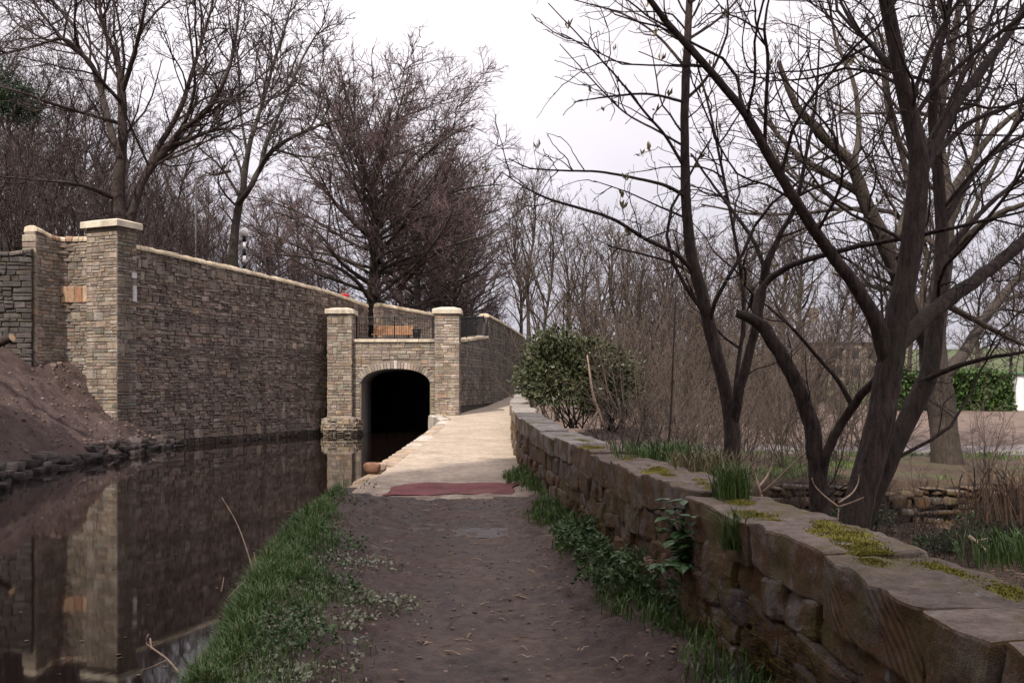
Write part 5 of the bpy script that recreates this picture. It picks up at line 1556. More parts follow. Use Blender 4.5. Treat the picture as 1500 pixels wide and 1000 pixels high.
R1 = [traced([(1066, 760, 36), (1068, 710, 32), (1072, 655, 34), (1068, 600, 28), (1058, 555, 25), (1044, 500, 26), (1030, 440, 25), (1016, 390, 24), (1008, 340, 22), (1004, 270, 20), (1003, 180, 18), (1007, 80, 16), (1010, 0, 13), (1013, -100, 8)], 13, 0.72),
      traced([(1072, 640, 12), (1078, 560, 9, .2), (1088, 480, 8, .3), (1088, 420, 8, .3), (1076, 345, 7, .3), (1058, 250, 6, .4), (1040, 165, 5, .5), (1020, 90, 4, .5)], 13, 0.72),
      traced([(1074, 620, 22), (1082, 575, 20, -.2), (1098, 515, 18, -.3), (1112, 455, 17, -.4), (1122, 395, 16, -.5), (1140, 350, 11, -.6), (1165, 300, 9, -.7), (1180, 230, 7, -.8), (1195, 150, 5, -.8), (1200, 60, 3, -.8)], 13, 0.72),
      traced([(1120, 392, 10, -.5), (1102, 350, 8, -.3), (1070, 305, 7, 0), (1040, 265, 5, .3), (1012, 225, 4, .5)], 13, 0.72),
      traced([(1015, 398, 10), (990, 372, 9, -.3), (945, 350, 8, -.6), (900, 322, 7, -.9), (850, 305, 6, -1.2), (805, 292, 5, -1.4), (765, 272, 3, -1.5), (735, 252, 2, -1.6)], 13, 0.72),
      traced([(1004, 288, 8), (975, 272, 7, -.3), (935, 262, 6, -.6), (880, 252, 5, -.8), (825, 250, 4, -1), (775, 246, 3, -1.2), (745, 232, 2, -1.2)], 13, 0.72),
      traced([(1002, 245, 7), (975, 200, 6, -.2), (945, 165, 5, -.4), (905, 115, 4, -.6), (855, 60, 3, -.8), (803, 5, 2, -1)], 13, 0.72),
      traced([(1003, 215, 6), (960, 190, 5, .2), (915, 165, 4, .4), (870, 120, 3, .5), (820, 65, 2, .6)], 13, 0.72),
      traced([(1003, 150, 6), (950, 138, 5, -.4), (890, 142, 4, -.6), (840, 150, 2, -.8)], 13, 0.72),
      traced([(1005, 100, 7), (960, 50, 5, .3), (910, 20, 4, .5), (840, 0, 2, .6)], 13, 0.72),
      traced([(1006, 320, 6), (960, 300, 4, .4), (915, 280, 3, .6), (870, 265, 2, .8)], 13, 0.72),
      traced([(1020, 405, 8), (985, 385, 6, .5), (940, 372, 5, .8), (890, 360, 3, 1)], 13, 0.72),
      traced([(1005, 60, 7), (1050, 30, 5, .3), (1090, -10, 4, .5)], 13, 0.72)]
r1, R1P, R1R = build_tree('bare_tree', 'slim forked tree with upright opening buds on long drooping side branches', R1, M['bark_dark'], M['twig_dark'], NEAR(0.0036, 2.6, 2.3, 2.0, 1.0), 407, rough=True)
R4 = [traced([(1398, 735, 74), (1392, 705, 60), (1386, 660, 52), (1380, 610, 50), (1372, 565, 52), (1366, 510, 46), (1374, 440, 38), (1382, 360, 34), (1384, 290, 30), (1374, 210, 24, .5), (1380, 130, 18, 1), (1400, 40, 12, 1.5), (1410, -60, 6, 2)], 20, 0.78),
      traced([(1366, 520, 36), (1335, 450, 32, -.6), (1305, 380, 30, -1), (1268, 295, 26, -1.4), (1246, 240, 22, -1.6), (1205, 200, 18, -1.8), (1165, 152, 13, -2), (1140, 90, 8, -2)], 20, 0.78),
      traced([(1262, 285, 16, -1.4), (1225, 262, 13, -1), (1180, 235, 11, -.8), (1150, 210, 9, -.6), (1110, 160, 6, -.4)], 20, 0.78),
      traced([(1372, 560, 26), (1410, 520, 22, 1), (1440, 470, 18, 2), (1480, 420, 14, 3), (1530, 370, 8, 4)], 20, 0.78),
      traced([(1384, 300, 18), (1420, 240, 14, 1), (1460, 190, 11, 1.6), (1520, 140, 7, 2)], 20, 0.78),
      traced([(1380, 390, 18), (1425, 340, 14, -1), (1470, 310, 11, -1.6), (1530, 290, 7, -2)], 20, 0.78),
      traced([(1300, 372, 14, -1), (1330, 300, 12, 0), (1322, 230, 10, .5), (1300, 160, 8, .8), (1290, 90, 5, 1), (1270, 20, 3, 1)], 20, 0.78),
      traced([(1250, 245, 14, -1.6), (1258, 190, 10, -1), (1250, 120, 8, -.6), (1225, 60, 6, 0), (1210, -20, 3, 0)], 20, 0.78),
      traced([(1372, 470, 14), (1330, 430, 11, 1), (1280, 420, 8, 2), (1220, 400, 5, 2.5)], 20, 0.78),
      traced([(1375, 440, 14), (1430, 470, 11, 1.2), (1490, 500, 8, 2), (1540, 520, 5, 2)], 20, 0.78)]
build_tree('field_tree', 'stout pale-trunked old tree on the edge of the brown field', R4, M['bark_green'], M['twig_dark'], FINE(2.3, 2.9, 3.6, 4.2, 0.0065, 1.8), 409, rough=True)

# opening buds on the slim tree
def leaves(pos, size, r_, up=0.3, aspect=0.45, outward=None, jitter=1.0, fold=0.18):
    """small folded leaves, two triangles each"""
    N = len(pos)
    d = r_.normal(size=(N, 3)) * jitter
    if outward is not None: d = d * 0.6 + outward
    d[:, 2] += up
    d = unit(d)
    s = unit(np.cross(d, r_.normal(size=(N, 3))))
    n = np.cross(d, s)
    L = (np.broadcast_to(size, (N,)) * r_.uniform(0.6, 1.3, N))[:, None]
    b = pos; tip = pos + d * L
    m = pos + d * L * 0.5 + n * L * fold
    V = np.stack([b, m + s * L * aspect, tip, m - s * L * aspect], 1).reshape(-1, 3)
    i = np.arange(N)[:, None] * 4
    return V, np.concatenate([i + np.array([[0, 1, 2]]), i + np.array([[0, 2, 3]])])
r_ = np.random.default_rng(411)
tips = R1P[:, -1]
off = np.array(r1.location)
V, T = leaves(np.repeat(tips, 3, 0), 0.10, r_, up=1.6, aspect=0.17, jitter=0.7)
o = obj_np('buds', V - off * 0, None, T, M['bud'], r1); o['kind'] = 'stuff'
o.location = [-x for x in r1.location]

print('tree triangles', TRIS[0])

# ------------------------------------------------------------------ leafy plants
def leafy(name, label, cat, center, dims, n, size, mat, seed, stems=None, stem_mat=None, clumps=26, up=0.2, aspect=0.3, part='foliage', group=None):
    """leaves gathered in clumps over a lumpy shell, on a few stems"""
    r_ = np.random.default_rng(seed)
    th = thing(name, label, cat, group)
    c = np.array(center); dm = np.array(dims) / 2
    v = unit(r_.normal(size=(clumps, 3))); v[:, 2] = np.abs(v[:, 2]) * 1.2 - 0.45
    cc = v * r_.uniform(0.45, 0.95, (clumps, 1))
    k = r_.integers(0, clumps, n)
    dirn = unit(r_.normal(size=(n, 3)))
    pos = c + dm * (cc[k] + dirn * r_.uniform(0.15, 0.36, (n, 1)))
    out = unit((pos - c) / dm)
    V, T = leaves(pos, size, r_, up=up, aspect=aspect, outward=out * 0.7 + dirn * 0.5)
    o = obj_np(part, V, None, T, mat, th); o['kind'] = 'stuff'
    if stems:
        base = np.array([c[0], c[1], c[2] - dm[2]])
        for i in range(stems):
            e = c + dm * cc[i % clumps]
            b = base + np.array([r_.normal(0, 0.1), r_.normal(0, 0.1), -0.1])
            p, r = resample([b, (b + e) / 2 + r_.normal(0, 0.08, 3), e], np.array([0.022, 0.016, 0.006]), 8)
            Geo().tube(p, r, 5).obj('stem', stem_mat, th, True)
    base_at(th, (float(c[0]), float(c[1]), float(c[2] - dm[2])))
    return th
leafy('rhododendron_bush', 'dense dark evergreen bush overhanging the far end of the low wall', 'bush', (1.6, 26.0, 1.95), (3.4, 2.8, 2.7), 10000, 0.13, M['rhodo'], 501, 14, M['bark_green'], clumps=60)
leafy('evergreen_bush', 'low dark evergreen shrub behind the big leafy bush', 'bush', (2.9, 29.0, 1.2), (2.2, 2.2, 1.7), 3500, 0.12, M['rhodo'], 503, 8, M['bark_green'], clumps=34)
r_ = np.random.default_rng(505)
for (x, y, dx, lab, sd) in ((8.2, 16.3, 1.5, 'ivy clump hanging over the collapsing drystone wall', 506), (5.4, 15.8, 1.4, 'ivy patch at the left end of the drystone wall', 507), (4.2, 11.6, 1.2, 'low ivy between the dark trunks behind the mossy wall', 508), (3.1, 10.2, 0.9, 'small ivy patch behind the mossy wall beside the crooked tree', 509), (6.6, 14.0, 1.6, 'ivy patch in the leafy gully', 510)):
    z = float(zright(np.array(x), np.array(y)))
    leafy('ivy_patch', lab, 'ivy', (x, y, z + 0.18), (dx, dx * 0.8, 0.5), 1300, 0.07, M['ivy'], sd, 5, M['bark_green'], clumps=22, aspect=0.42, group='ivy patches in the gully')
# hedge: leafy block with a dark woody core
hd = thing('hedge', 'clipped dark green hedge along the far edge of the brown field', 'hedge')
r_ = np.random.default_rng(515)
hx0, hx1, hy, hz0, hz1 = 15.4, 20.2, 40.6, 0.6, 2.15
n = 11000
pos = np.stack([r_.uniform(hx0, hx1, n), hy + r_.normal(0, 0.42, n), r_.uniform(hz0, hz1, n)], 1)
sel = r_.random(n)
pos[sel < 0.5, 1] = hy - 0.5 + r_.normal(0, 0.07, (sel < 0.5).sum()); pos[sel > 0.8, 2] = hz1 + r_.normal(0, 0.06, (sel > 0.8).sum())
pos[:, 2] += 0.45 * fbm(pos[:, 0] * 1.1, pos[:, 1] * 0.2, 3) * sstep(1.0, 2.2, pos[:, 2]); pos[:, 1] += 0.3 * fbm(pos[:, 0] * 1.7, pos[:, 2] * 1.7, 3)
V, T = leaves(pos, 0.13, r_, up=0.2, aspect=0.4)
o = obj_np('foliage', V, None, T, M['hedge'], hd); o['kind'] = 'stuff'
X, Z = np.meshgrid(np.linspace(hx0 + .1, hx1 - .1, 20), np.linspace(hz0 - .3, hz1 - .15, 8))
g = Geo().box(((hx0 + hx1) / 2, hy + .05, (hz0 + hz1) / 2 - .15), (hx1 - hx0 - .2, 0.7, hz1 - hz0 - .1)); g.obj('inner_branches', M['twig_dark'], hd)
base_at(hd, (17.8, hy, hz0))
# pine bough reaching in at the left edge
pt = thing('pine_tree', 'dark green pine bough reaching in at the left edge of the picture', 'tree')
tp, tr = resample([(-20.6, 36.5, 5.0), (-20.4, 36.5, 10), (-20.2, 36.5, 15), (-20.1, 36.5, 19)], [0.22, 0.18, 0.12, 0.05], 14)
Geo().tube(tp, tr, 8).obj('trunk', M['bark_dark'], pt, True)
r_ = np.random.default_rng(521)
ends = [P(22, 135, 36), P(30, 160, 36), P(14, 150, 35.5), P(-30, 100, 36), P(-50, 60, 36), P(-40, 200, 36), P(-70, 140, 35), P(-90, 20, 37)]
pos = []
for e in ends:
    a = np.array([-20.25, 36.5, e[2] - 0.6])
    p, r = resample([a, (a + e) / 2 + [0, 0, .25], e], np.array([0.05, 0.035, 0.012]), 8)
    Geo().tube(p, r, 5).obj('bough', M['bark_grey'], pt, True)
    pos.append(e + r_.normal(0, 1, (900, 3)) * np.array([0.38, 0.45, 0.26]))
V, T = leaves(np.concatenate(pos), 0.17, r_, up=0.3, aspect=0.1)
o = obj_np('needles', V, None, T, M['evergreen'], pt); o['kind'] = 'stuff'
base_at(pt, (-20.6, 36.5, 5.0))
# evergreens added out of view to shade the towpath, old wall and earth bank
ev = thing('unseen_shade_tree', 'unseen dense evergreen added to shade the near ground', 'tree', 'unseen evergreens added for shade')
k = np.linspace(0, 1, 10)
Geo().tube(np.stack([0 * k, 0 * k, k * 25 - 1.5], 1), 0.42 * (1 - k) + 0.03, 8).obj('trunk', M['bark_dark'], ev, True)
r_ = np.random.default_rng(531)
n = 9000
h = r_.random(n) ** 0.8; rad = (1 - h) * 4.2 * np.sqrt(r_.random(n)) * r_.uniform(0.7, 1.05, n) + 0.3; a = r_.uniform(0, 6.28, n)
pos = np.stack([rad * np.cos(a), rad * np.sin(a), 3 + h * 22 - rad * 0.25], 1)
V, T = leaves(pos, 0.95, r_, up=-0.1, aspect=0.3, outward=np.stack([np.cos(a), np.sin(a), 0 * a], 1))
o = obj_np('needles', V, None, T, M['evergreen'], ev); o['kind'] = 'stuff'
spots = [(-9.2, -5.0, 4.6, 1), (-9.4, -9.5, 4.8, 1.05), (-10.2, -14, 5.2, 1.3), (-9.6, -18.5, 5.4, 1.4), (-13.5, -10.5, 5.6, 1.3), (-13.5, -17, 5.8, 1.4), (-9.5, -24, 5.6, 1.4), (-22.4, 20, 5.5, .6), (-16.6, 13.0, 5.0, .6), (-15, 9.5, 5, .6)]
for i, s in enumerate(spots):
    o = ev if i == 0 else copy_tree(ev)
    o.location = s[:3]; o.rotation_euler = (0, 0, i * 1.7); o.scale = (s[3],) * 3

# ------------------------------------------------------------------ grass, weeds, litter (uncountable)
r_ = np.random.default_rng(601)
def scatter_u(n, ua, ub, ya, yb, dens, p=1.35):
    y = ya + (yb - ya) * r_.random(n) ** p
    u = r_.uniform(ua, ub, n)
    k = r_.random(n) < dens(u, y)
    u, y = u[k], y[k]
    x = bankx(y) + u * (rwx(y) - bankx(y))
    return x, y, u
def grass_obj(name, label, x, y, z, h, w, mat, lean=0.7):
    V, Q, T = blades(np.stack([x, y, z], 1), h, w, r_, lean)
    return tag(obj_np(name, V, Q, T, mat), label, 'grass', kind='stuff')
UM = lambda y: np.interp(y, [5, 6.5, 8.2, 10, 12, 14], [0.34, 0.31, 0.27, 0.20, 0.12, 0.07])
dl = lambda u, y: np.clip((UM(y) + 0.15 * fbm(u * 9, y * 1.6, 3) - u) * 9, 0, 1) * np.clip(0.9 + 2.2 * fbm(u * 12 + 3, y * 2.1, 3), 0.08, 1) * np.where((u > 0.10) & (y < 7.4), 0.18, 1) * np.where(y < 6.2, 0.6, 1)
x, y, u = scatter_u(95000, -0.07, 0.40, 4.6, 14.8, dl)
grass_obj('grass', 'green grass along the canal side of the muddy towpath', x, y, mud_z(x, y) - 0.01, 0.16 * np.clip(1.25 - u * 2.2, 0.3, 1.2), 0.0065, M['grass'])
x, y, u = scatter_u(26000, -0.07, 0.36, 4.6, 14.6, lambda u, y: 0.28 * dl(u, y) * np.clip(0.5 + 2.5 * fbm(u * 5, y * 1.1 + 4, 3), 0, 1))
grass_obj('dry_grass', 'straw coloured dead blades among the canal side grass', x, y, mud_z(x, y) - 0.01, 0.17, 0.006, M['grass_dry'], 1.0)
n = 1500
y = 4.8 + 9 * r_.random(n); u = r_.uniform(0.22, 0.95, n); x = bankx(y) + u * (rwx(y) - bankx(y))
k = r_.random(n) < (0.15 + 0.85 * (np.abs(u - 0.58) / 0.37) ** 2); x, y = x[k], y[k]
V, T = leaves(np.stack([x, y, mud_z(x, y) + 0.008], 1), 0.045, r_, up=0.0, aspect=0.4, jitter=1)
V = V.reshape(-1, 4, 3); V[:, :, 2] = V[:, :1, 2] + (V[:, :, 2] - V[:, :1, 2]) * 0.25
tag(obj_np('leaf_litter', V.reshape(-1, 3), None, T, M['leaf_litter']), 'few brown dead leaves trodden into the mud path', 'leaves', kind='stuff')
dr = lambda u, y: np.clip((u - 0.87 + 0.12 * fbm(u * 8, y * 1.3, 3)) * 14, 0, 1) * np.clip(1.2 * fbm(y * 0.45, u * 0 + 7, 2) + 0.75, 0.15, 1)
x, y, u = scatter_u(19000, 0.80, 0.985, 3.6, 16.5, dr, 1.2)
grass_obj('grass', 'green grass at the foot of the low mossy wall', x, y, mud_z(x, y) - 0.01, 0.15, 0.010, M['grass'])
n = 15000
y = r_.uniform(17.3, 22.6, n); x = r_.uniform(3.5, 13, n); k = fbm(x * .7, y * .7, 3) > 0.05
x, y = x[k], y[k]
grass_obj('grass', 'short grass between the drystone wall and the field path', x, y, zright(x, y) - 0.01, 0.10, 0.014, M['grass'])
n = 16000
x = r_.uniform(2, 9.5, n); y = r_.uniform(5, 16.5, n); k = (fbm(x * .8 + 5, y * .8, 3) > 0.12) & (x > rwx(y) + 0.7)
grass_obj('grass', 'thin dry grass in the leafy gully', x[k], y[k], zright(x[k], y[k]) - 0.01, 0.22, 0.009, M['grass_dry'])
# leaf litter on the gully floor
n = 15000
y = r_.uniform(4, 17, n); x = rwx(y) + 0.5 + r_.random(n) * 9
V, T = leaves(np.stack([x, y, zright(x, y) + 0.012], 1), 0.075, r_, up=0.0, aspect=0.4, jitter=1)
V = V.reshape(-1, 4, 3); zc = V[:, :1, 2]; V[:, :, 2] = zc + (V[:, :, 2] - zc) * 0.3; 
tag(obj_np('leaf_litter', V.reshape(-1, 3), None, T, M['leaf_litter']), 'brown dead leaves covering the gully floor', 'leaves', kind='stuff')
# pale leafy ground weeds on the near bank
dp = lambda u, y: np.clip(4.0 * (fbm(u * 8 + 3, y * 2.2, 3) + 0.04), 0, 1) * sstep(0.05, 0.12, u) * sstep(0.46, 0.36, u) * sstep(9.5, 7.6, y)
x, y, u = scatter_u(15000, 0.04, 0.46, 4.6, 9.6, dp, 1.1)
V, T = leaves(np.stack([x, y, mud_z(x, y) + r_.uniform(0.01, 0.05, len(x))], 1), 0.028, r_, up=0.15, aspect=0.46, jitter=1, fold=0.1)
tag(obj_np('ground_weeds', V, None, T, M['weed_pale']), 'pale small-leaved weeds creeping over the near canal bank', 'weeds', kind='stuff')
x, y, u = scatter_u(9000, -0.05, 0.30, 4.6, 14, lambda u, y: np.clip(4 * (fbm(u * 6, y * 1.2 + 9, 3) - 0.08), 0, 1))
V, T = leaves(np.stack([x, y, mud_z(x, y) + r_.uniform(0.02, 0.12, len(x))], 1), 0.032, r_, up=0.2, aspect=0.4)
tag(obj_np('ground_weeds', V, None, T, M['weed']), 'green leafy weeds among the canal side grass', 'weeds', kind='stuff')
# grit, leaves and twig bits on the mud
g = Geo()
for k in range(420):
    y_ = 3.2 + 10.5 * r_.random() ** 1.3; u_ = r_.uniform(0.28, 0.93)
    x_ = float(bankx(y_) + u_ * (rwx(y_) - bankx(y_)))
    s_ = r_.uniform(0.008, 0.022)
    V, Q = lump((x_, y_, float(mud_z(np.array(x_), np.array(y_))) + s_ * 0.2), (s_ * 1.5, s_ * 1.3, s_), None, r_, n=2, k=2.5, amp=0.15)
    g.add(V, Q, None, np.array([.22, .165, .13]) * r_.uniform(0.35, 1.4))
tag(g.obj('grit', M['stone']), 'small stones and grit trodden into the mud', 'grit', kind='stuff')
g = Geo()
for k in range(70):
    y_ = 4.0 + 9.5 * r_.random(); u_ = r_.uniform(0.3, 0.95)
    x_ = float(bankx(y_) + u_ * (rwx(y_) - bankx(y_))); a_ = r_.uniform(0, 6.28); l_ = r_.uniform(0.04, 0.16)
    z_ = float(mud_z(np.array(x_), np.array(y_)))
    g.tube([[x_, y_, z_ + .006], [x_ + l_ * math.cos(a_) * .5, y_ + l_ * .5 * math.sin(a_) + .01, z_ + .015], [x_ + l_ * math.cos(a_), y_ + l_ * math.sin(a_), z_ + .008]], 0.0035, 4)
tag(g.obj('twig_litter', M['twig_pale']), 'scattered broken twigs lying on the mud', 'twigs', kind='stuff')

# floating bits on the canal
n = 170
y = 6 + 26 * r_.random(n) ** 1.3; x = bankx(y) - 0.15 - np.abs(r_.normal(0, 1.6, n))
k = x > soil_foot(y) + 0.8
p = np.stack([x, y, np.full(n, WATER_Z + 0.004)], 1)[k]
V, T = leaves(p, 0.05, r_, up=0.0, aspect=0.35, jitter=1)
V = V.reshape(-1, 4, 3); V[:, :, 2] = WATER_Z + 0.004 + np.abs(V[:, :, 2] - WATER_Z - 0.004) * 0.1
tag(obj_np('floating_leaves', V.reshape(-1, 3), None, T, M['leaf_litter']), 'scattered dead leaves floating on the dark canal', 'leaves', kind='stuff')

# ------------------------------------------------------------------ single plants
def tuft(label, x, y, z, n, h, mat, seed, spread=0.1, group='grass tufts on the low wall', w=0.007):
    w = w if spread < 0.15 else w * 1.5
    rr = np.random.default_rng(seed)
    p = np.array([x, y, z]) + rr.normal(0, 1, (n, 3)) * np.array([spread, spread, 0])
    p[:, :2] = np.clip(p[:, :2], np.array([x, y]) - 1.7 * spread, np.array([x, y]) + 1.7 * spread)
    V, Q, T = blades(p, h, w, rr, 0.75)
    V = V - np.array([x, y, z])
    o = obj_np('grass_tuft', V, Q, T, mat); o.location = (x, y, z)
    return tag(o, label, 'grass tuft', group)
def wx(y, off): return float(rwx(y)) + off
p = P(1072, 700, 6.3)
tuft('tall green grass tuft on the wall beside the forked slim trunk', p[0], 6.3, 0.88, 300, 0.27, M['grass'], 611, 0.06)
tuft('wide green grass tuft on the wall before the thicket', 1.5, 10.0, 0.85, 420, 0.24, M['grass'], 612, 0.28)
tuft('dry brownish grass on the wall right of the wide tuft', 1.62, 8.4, 0.85, 380, 0.24, M['grass_dry'], 613, 0.16)
tuft('small dark grass tuft hanging over the wall edge above the stinging nettle', 1.19, 5.35, 0.72, 110, 0.26, M['grass'], 614, 0.035)
tuft('tall green rushes behind the wall at the right edge', 4.05, 8.1, 0.15, 180, 0.34, M['grass'], 615, 0.2, 'grass behind the wall')
tuft('tall dry reddish stems standing over the drystone wall', 8.0, 15.6, -0.3, 110, 0.85, M['leaf_litter'], 616, 0.5, 'grass behind the wall', 0.016)
tuft('bushy dry bramble stems at the right edge below the field', 7.2, 14.4, -0.35, 120, 0.95, M['leaf_litter'], 617, 0.35, 'grass behind the wall', 0.014)

def broad_plant(name, label, cat, stems, seed, mat, leaf, per, stem_mat):
    """leafy herb: curved stems with leaves of a few facets in pairs"""
    rr = np.random.default_rng(seed)
    th = thing(name, label, cat)
    g = Geo()
    for (b, e) in stems:
        b, e = np.array(b, float), np.array(e, float)
        m_ = (b + e) / 2 + np.array([0, 0, 0.05]) + rr.normal(0, 0.02, 3)
        p, r = resample([b, m_, e], np.array([0.005, 0.004, 0.002]), 8)
        Geo().tube(p, r, 5).obj('stem', stem_mat, th, True)
        for t_ in np.linspace(0.3, 1.0, per):
            c = p[int(t_ * 7)]
            for k in range(2):
                a = rr.uniform(0, 6.28); d = unit(np.array([math.cos(a) - 0.5, math.sin(a) - 0.3, rr.uniform(-0.5, 0.15)]))
                s = unit(np.cross(d, [0, 0, 1.0])); n_ = np.cross(s, d)
                L = leaf * rr.uniform(0.6, 1.2)
                pr = [(0, 0, 0), (.22, .30, .05), (.5, .36, .07), (.8, .18, .02), (1, 0, -.08), (.8, -.18, .02), (.5, -.36, .07), (.22, -.30, .05), (.5, 0, -.02)]
                V = np.array([c + d * L * x_ + s * L * y_ + n_ * L * z_ for (x_, y_, z_) in pr])
                g.add(V, None, [[8, i, i + 1] for i in range(7)] + [[8, 7, 0]])
    o = g.obj('leaves', mat, th); o['kind'] = 'stuff'
    base_at(th, tuple(stems[0][0]))
    return th
def face_pt(y, z, off): return (float(rwx(y)) - off, y, z)
st = [(face_pt(6.35, 0.40, -0.02), face_pt(6.35 + dy, z, 0.10 + o_)) for (dy, z, o_) in ((-.25, .80, 0), (-.1, .62, .06), (.12, .86, .02), (.25, .66, .04), (-.3, .50, .08), (0.05, .46, .1), (.32, .78, 0), (-.05, .88, -.03))]
broad_plant('nettle_plant', 'broad-leaved green plant growing out of the face of the low wall', 'plant', st, 621, M['ivy'], 0.105, 8, M['weed'])
# ferny cow parsley at the wall foot
for (y0, lab, sd, n) in ((9.0, 'ferny bright green plants spilling from the foot of the low wall', 622, 20), (7.3, 'smaller ferny weeds at the wall foot nearer the camera', 623, 16)):
    rr = np.random.default_rng(sd)
    th = thing('cow_parsley', lab, 'plant', 'ferny weeds at the wall foot')
    g = Geo(); pos = []; 
    for k in range(n):
        yb = y0 + rr.normal(0, 0.45); xb = float(rwx(yb)) - 0.12 - abs(rr.normal(0, 0.12))
        b = np.array([xb, yb, float(mud_z(np.array(xb), np.array(yb)))])
        a = rr.uniform(0, 6.28); e = b + np.array([math.cos(a) * .16 - .1, math.sin(a) * .16, rr.uniform(0.12, 0.30)])
        p, r = resample([b, (b + e) / 2 + [0, 0, .07], e], np.array([0.004, 0.003, 0.0015]), 9)
        g.tube(p, r, 4, False)
        for q_ in p[2:]:
            pos.append(q_ + rr.normal(0, 0.022, (7, 3)))
    g.obj('stems', M['weed'], th)
    V, T = leaves(np.concatenate(pos), 0.055, rr, up=-0.05, aspect=0.3)
    o = obj_np('leaves', V, None, T, M['weed'], th); o['kind'] = 'stuff'
    base_at(th, (float(rwx(y0)) - .2, y0, 0.1))

# pale dead stems
def sticks(name, label, paths, r0, mat, cat='twig'):
    th = thing(name, label, cat)
    for k, pth in enumerate(paths):
        p, r = resample(pth, np.linspace(r0 if k == 0 else r0 * .75, r0 * 0.35, len(pth)), 12)
        Geo().tube(p, r, 6).obj('stem' if k == 0 else 'side_stem', mat, th, True)
    base_at(th, tuple(float(v) for v in paths[0][0]))
    return th
q_ = lambda *a: [P(x, y, d) for (x, y, d) in a]
sticks('dead_twig', 'pale three-forked dead twig standing in front of the dark leaning trunk', [q_((1225, 800, 5.9), (1227, 770, 5.9), (1228, 742, 5.9)), q_((1228, 742, 5.9), (1210, 728, 5.85), (1194, 712, 5.85), (1189, 700, 5.8)), q_((1228, 736, 5.9), (1248, 722, 5.95), (1257, 706, 6.0), (1258, 694, 6.0)), q_((1228, 742, 5.9), (1246, 736, 5.85), (1265, 728, 5.8))], 0.008, M['twig_pale'])
sticks('dead_twig', 'pale broken branching twig leaning behind the wall by the tall grass tuft', [q_((1120, 740, 7.5), (1112, 715, 7.5), (1104, 690, 7.5), (1098, 676, 7.4)), q_((1112, 712, 7.5), (1124, 696, 7.6), (1132, 676, 7.6)), q_((1115, 722, 7.5), (1135, 705, 7.4), (1155, 685, 7.3), (1180, 660, 7.2))], 0.012, M['twig_pale'])
sticks('dead_branch', 'pale stripped branch standing in the thicket right of the evergreen bush', [q_((884, 625, 20), (876, 600, 20), (868, 575, 20.1), (863, 540, 20.2), (860, 520, 20.2)), q_((878, 600, 20), (862, 625, 19.8))], 0.04, M['twig_pale'], 'branch')
sticks('sapling', 'thin straight sapling pole before the thicket', [q_((978, 665, 16), (983, 600, 16), (986, 520, 16), (990, 430, 16.1), (992, 330, 16.2))], 0.02, M['bark_green'], 'sapling')
sticks('reed_stem', 'long thin dead reed leaning from the canal bank over the water', [q_((378, 862, 7.7), (360, 800, 7.8), (345, 762, 7.9), (325, 728, 8.0)), q_((368, 845, 7.7), (350, 858, 7.6), (333, 876, 7.5)), q_((376, 832, 7.7), (372, 808, 7.75))], 0.007, M['twig_pale'], 'reed')
sticks('reed_stem', 'short white broken reed stub at the water edge', [q_((324, 866, 7.4), (326, 856, 7.4), (328, 845, 7.42))], 0.008, M['twig_pale'], 'reed')
sticks('driftwood_twig', 'curled tangle of dead twigs at the water edge', [q_((262, 985, 5.8), (245, 965, 5.85), (225, 950, 5.9), (213, 940, 5.9), (218, 928, 5.9)), q_((245, 966, 5.85), (225, 975, 5.85), (205, 982, 5.9)), q_((222, 950, 5.9), (220, 935, 5.95), (222, 938, 6.0))], 0.008, M['twig_pale'])
sticks('fallen_branch', 'short dead branch lying among the gully leaves', [q_((1420, 785, 10.5), (1438, 800, 10.3), (1455, 816, 10.1)), q_((1430, 792, 10.4), (1446, 788, 10.5))], 0.018, M['twig_pale'], 'branch')

# sawn log on the earth bank
lg = thing('sawn_log', 'sawn log end sticking out over the earth bank', 'log')
a, b = P(-40, 520, 25.6), P(18, 494, 25.2)
p, r = resample([a, (a + b) / 2, b], np.array([0.115, 0.11, 0.105]), 6)
Geo().tube(p, r, 12, False).obj('bark', M['bark_dark'], lg, True)
d = unit(b - a); s = unit(np.cross(d, [0, 0, 1.0])); n_ = np.cross(s, d)
V = [b + d * 0.004] + [b + (s * math.cos(t_) + n_ * math.sin(t_)) * 0.104 for t_ in np.linspace(0, 6.283, 13)[:-1]]
obj_np('cut_end', V, None, [[0, 1 + i, 1 + (i + 1) % 12] for i in range(12)], simple('fresh_cut_wood', (0.36, 0.24, 0.15), 0.8, 20, 0.3), lg)
base_at(lg, tuple(float(x) for x in a))

# ------------------------------------------------------------------ red mat over the path joint
r_ = np.random.default_rng(701)
X0, X1 = -1.83, -0.02
u = np.linspace(0, 1, 50); v = np.linspace(0, 1, 30)
U, Vv = np.meshgrid(u, v)
Ym = 14.15 + 1.35 * Vv + 0.22 * (U - 0.5) + 0.05 * np.sin(U * 7)
Xm = X0 + (X1 - X0) * U + (0.12 * Vv) + 0.02 * np.sin(Vv * 9)
Ym = Ym + (1 - Vv) * 0.16 * fbm(Xm * 2.5, Xm * 0 + 3, 4) + Vv * 0.1 * fbm(Xm * 2.5, Xm * 0 + 8, 4)
Xm = Xm + np.abs(U - .5) * 0.12 * fbm(Ym * 5, Ym * 0 + 2, 3)
Zm = path_z(Ym) + 0.02 + 0.018 * np.sin(Vv * math.pi) + 0.022 * fbm(Xm * 3, Ym * 3, 4)
t = NT('red_carpet'); nn_ = t.noise(70, 4, .7); n2_ = t.noise(3, 4)
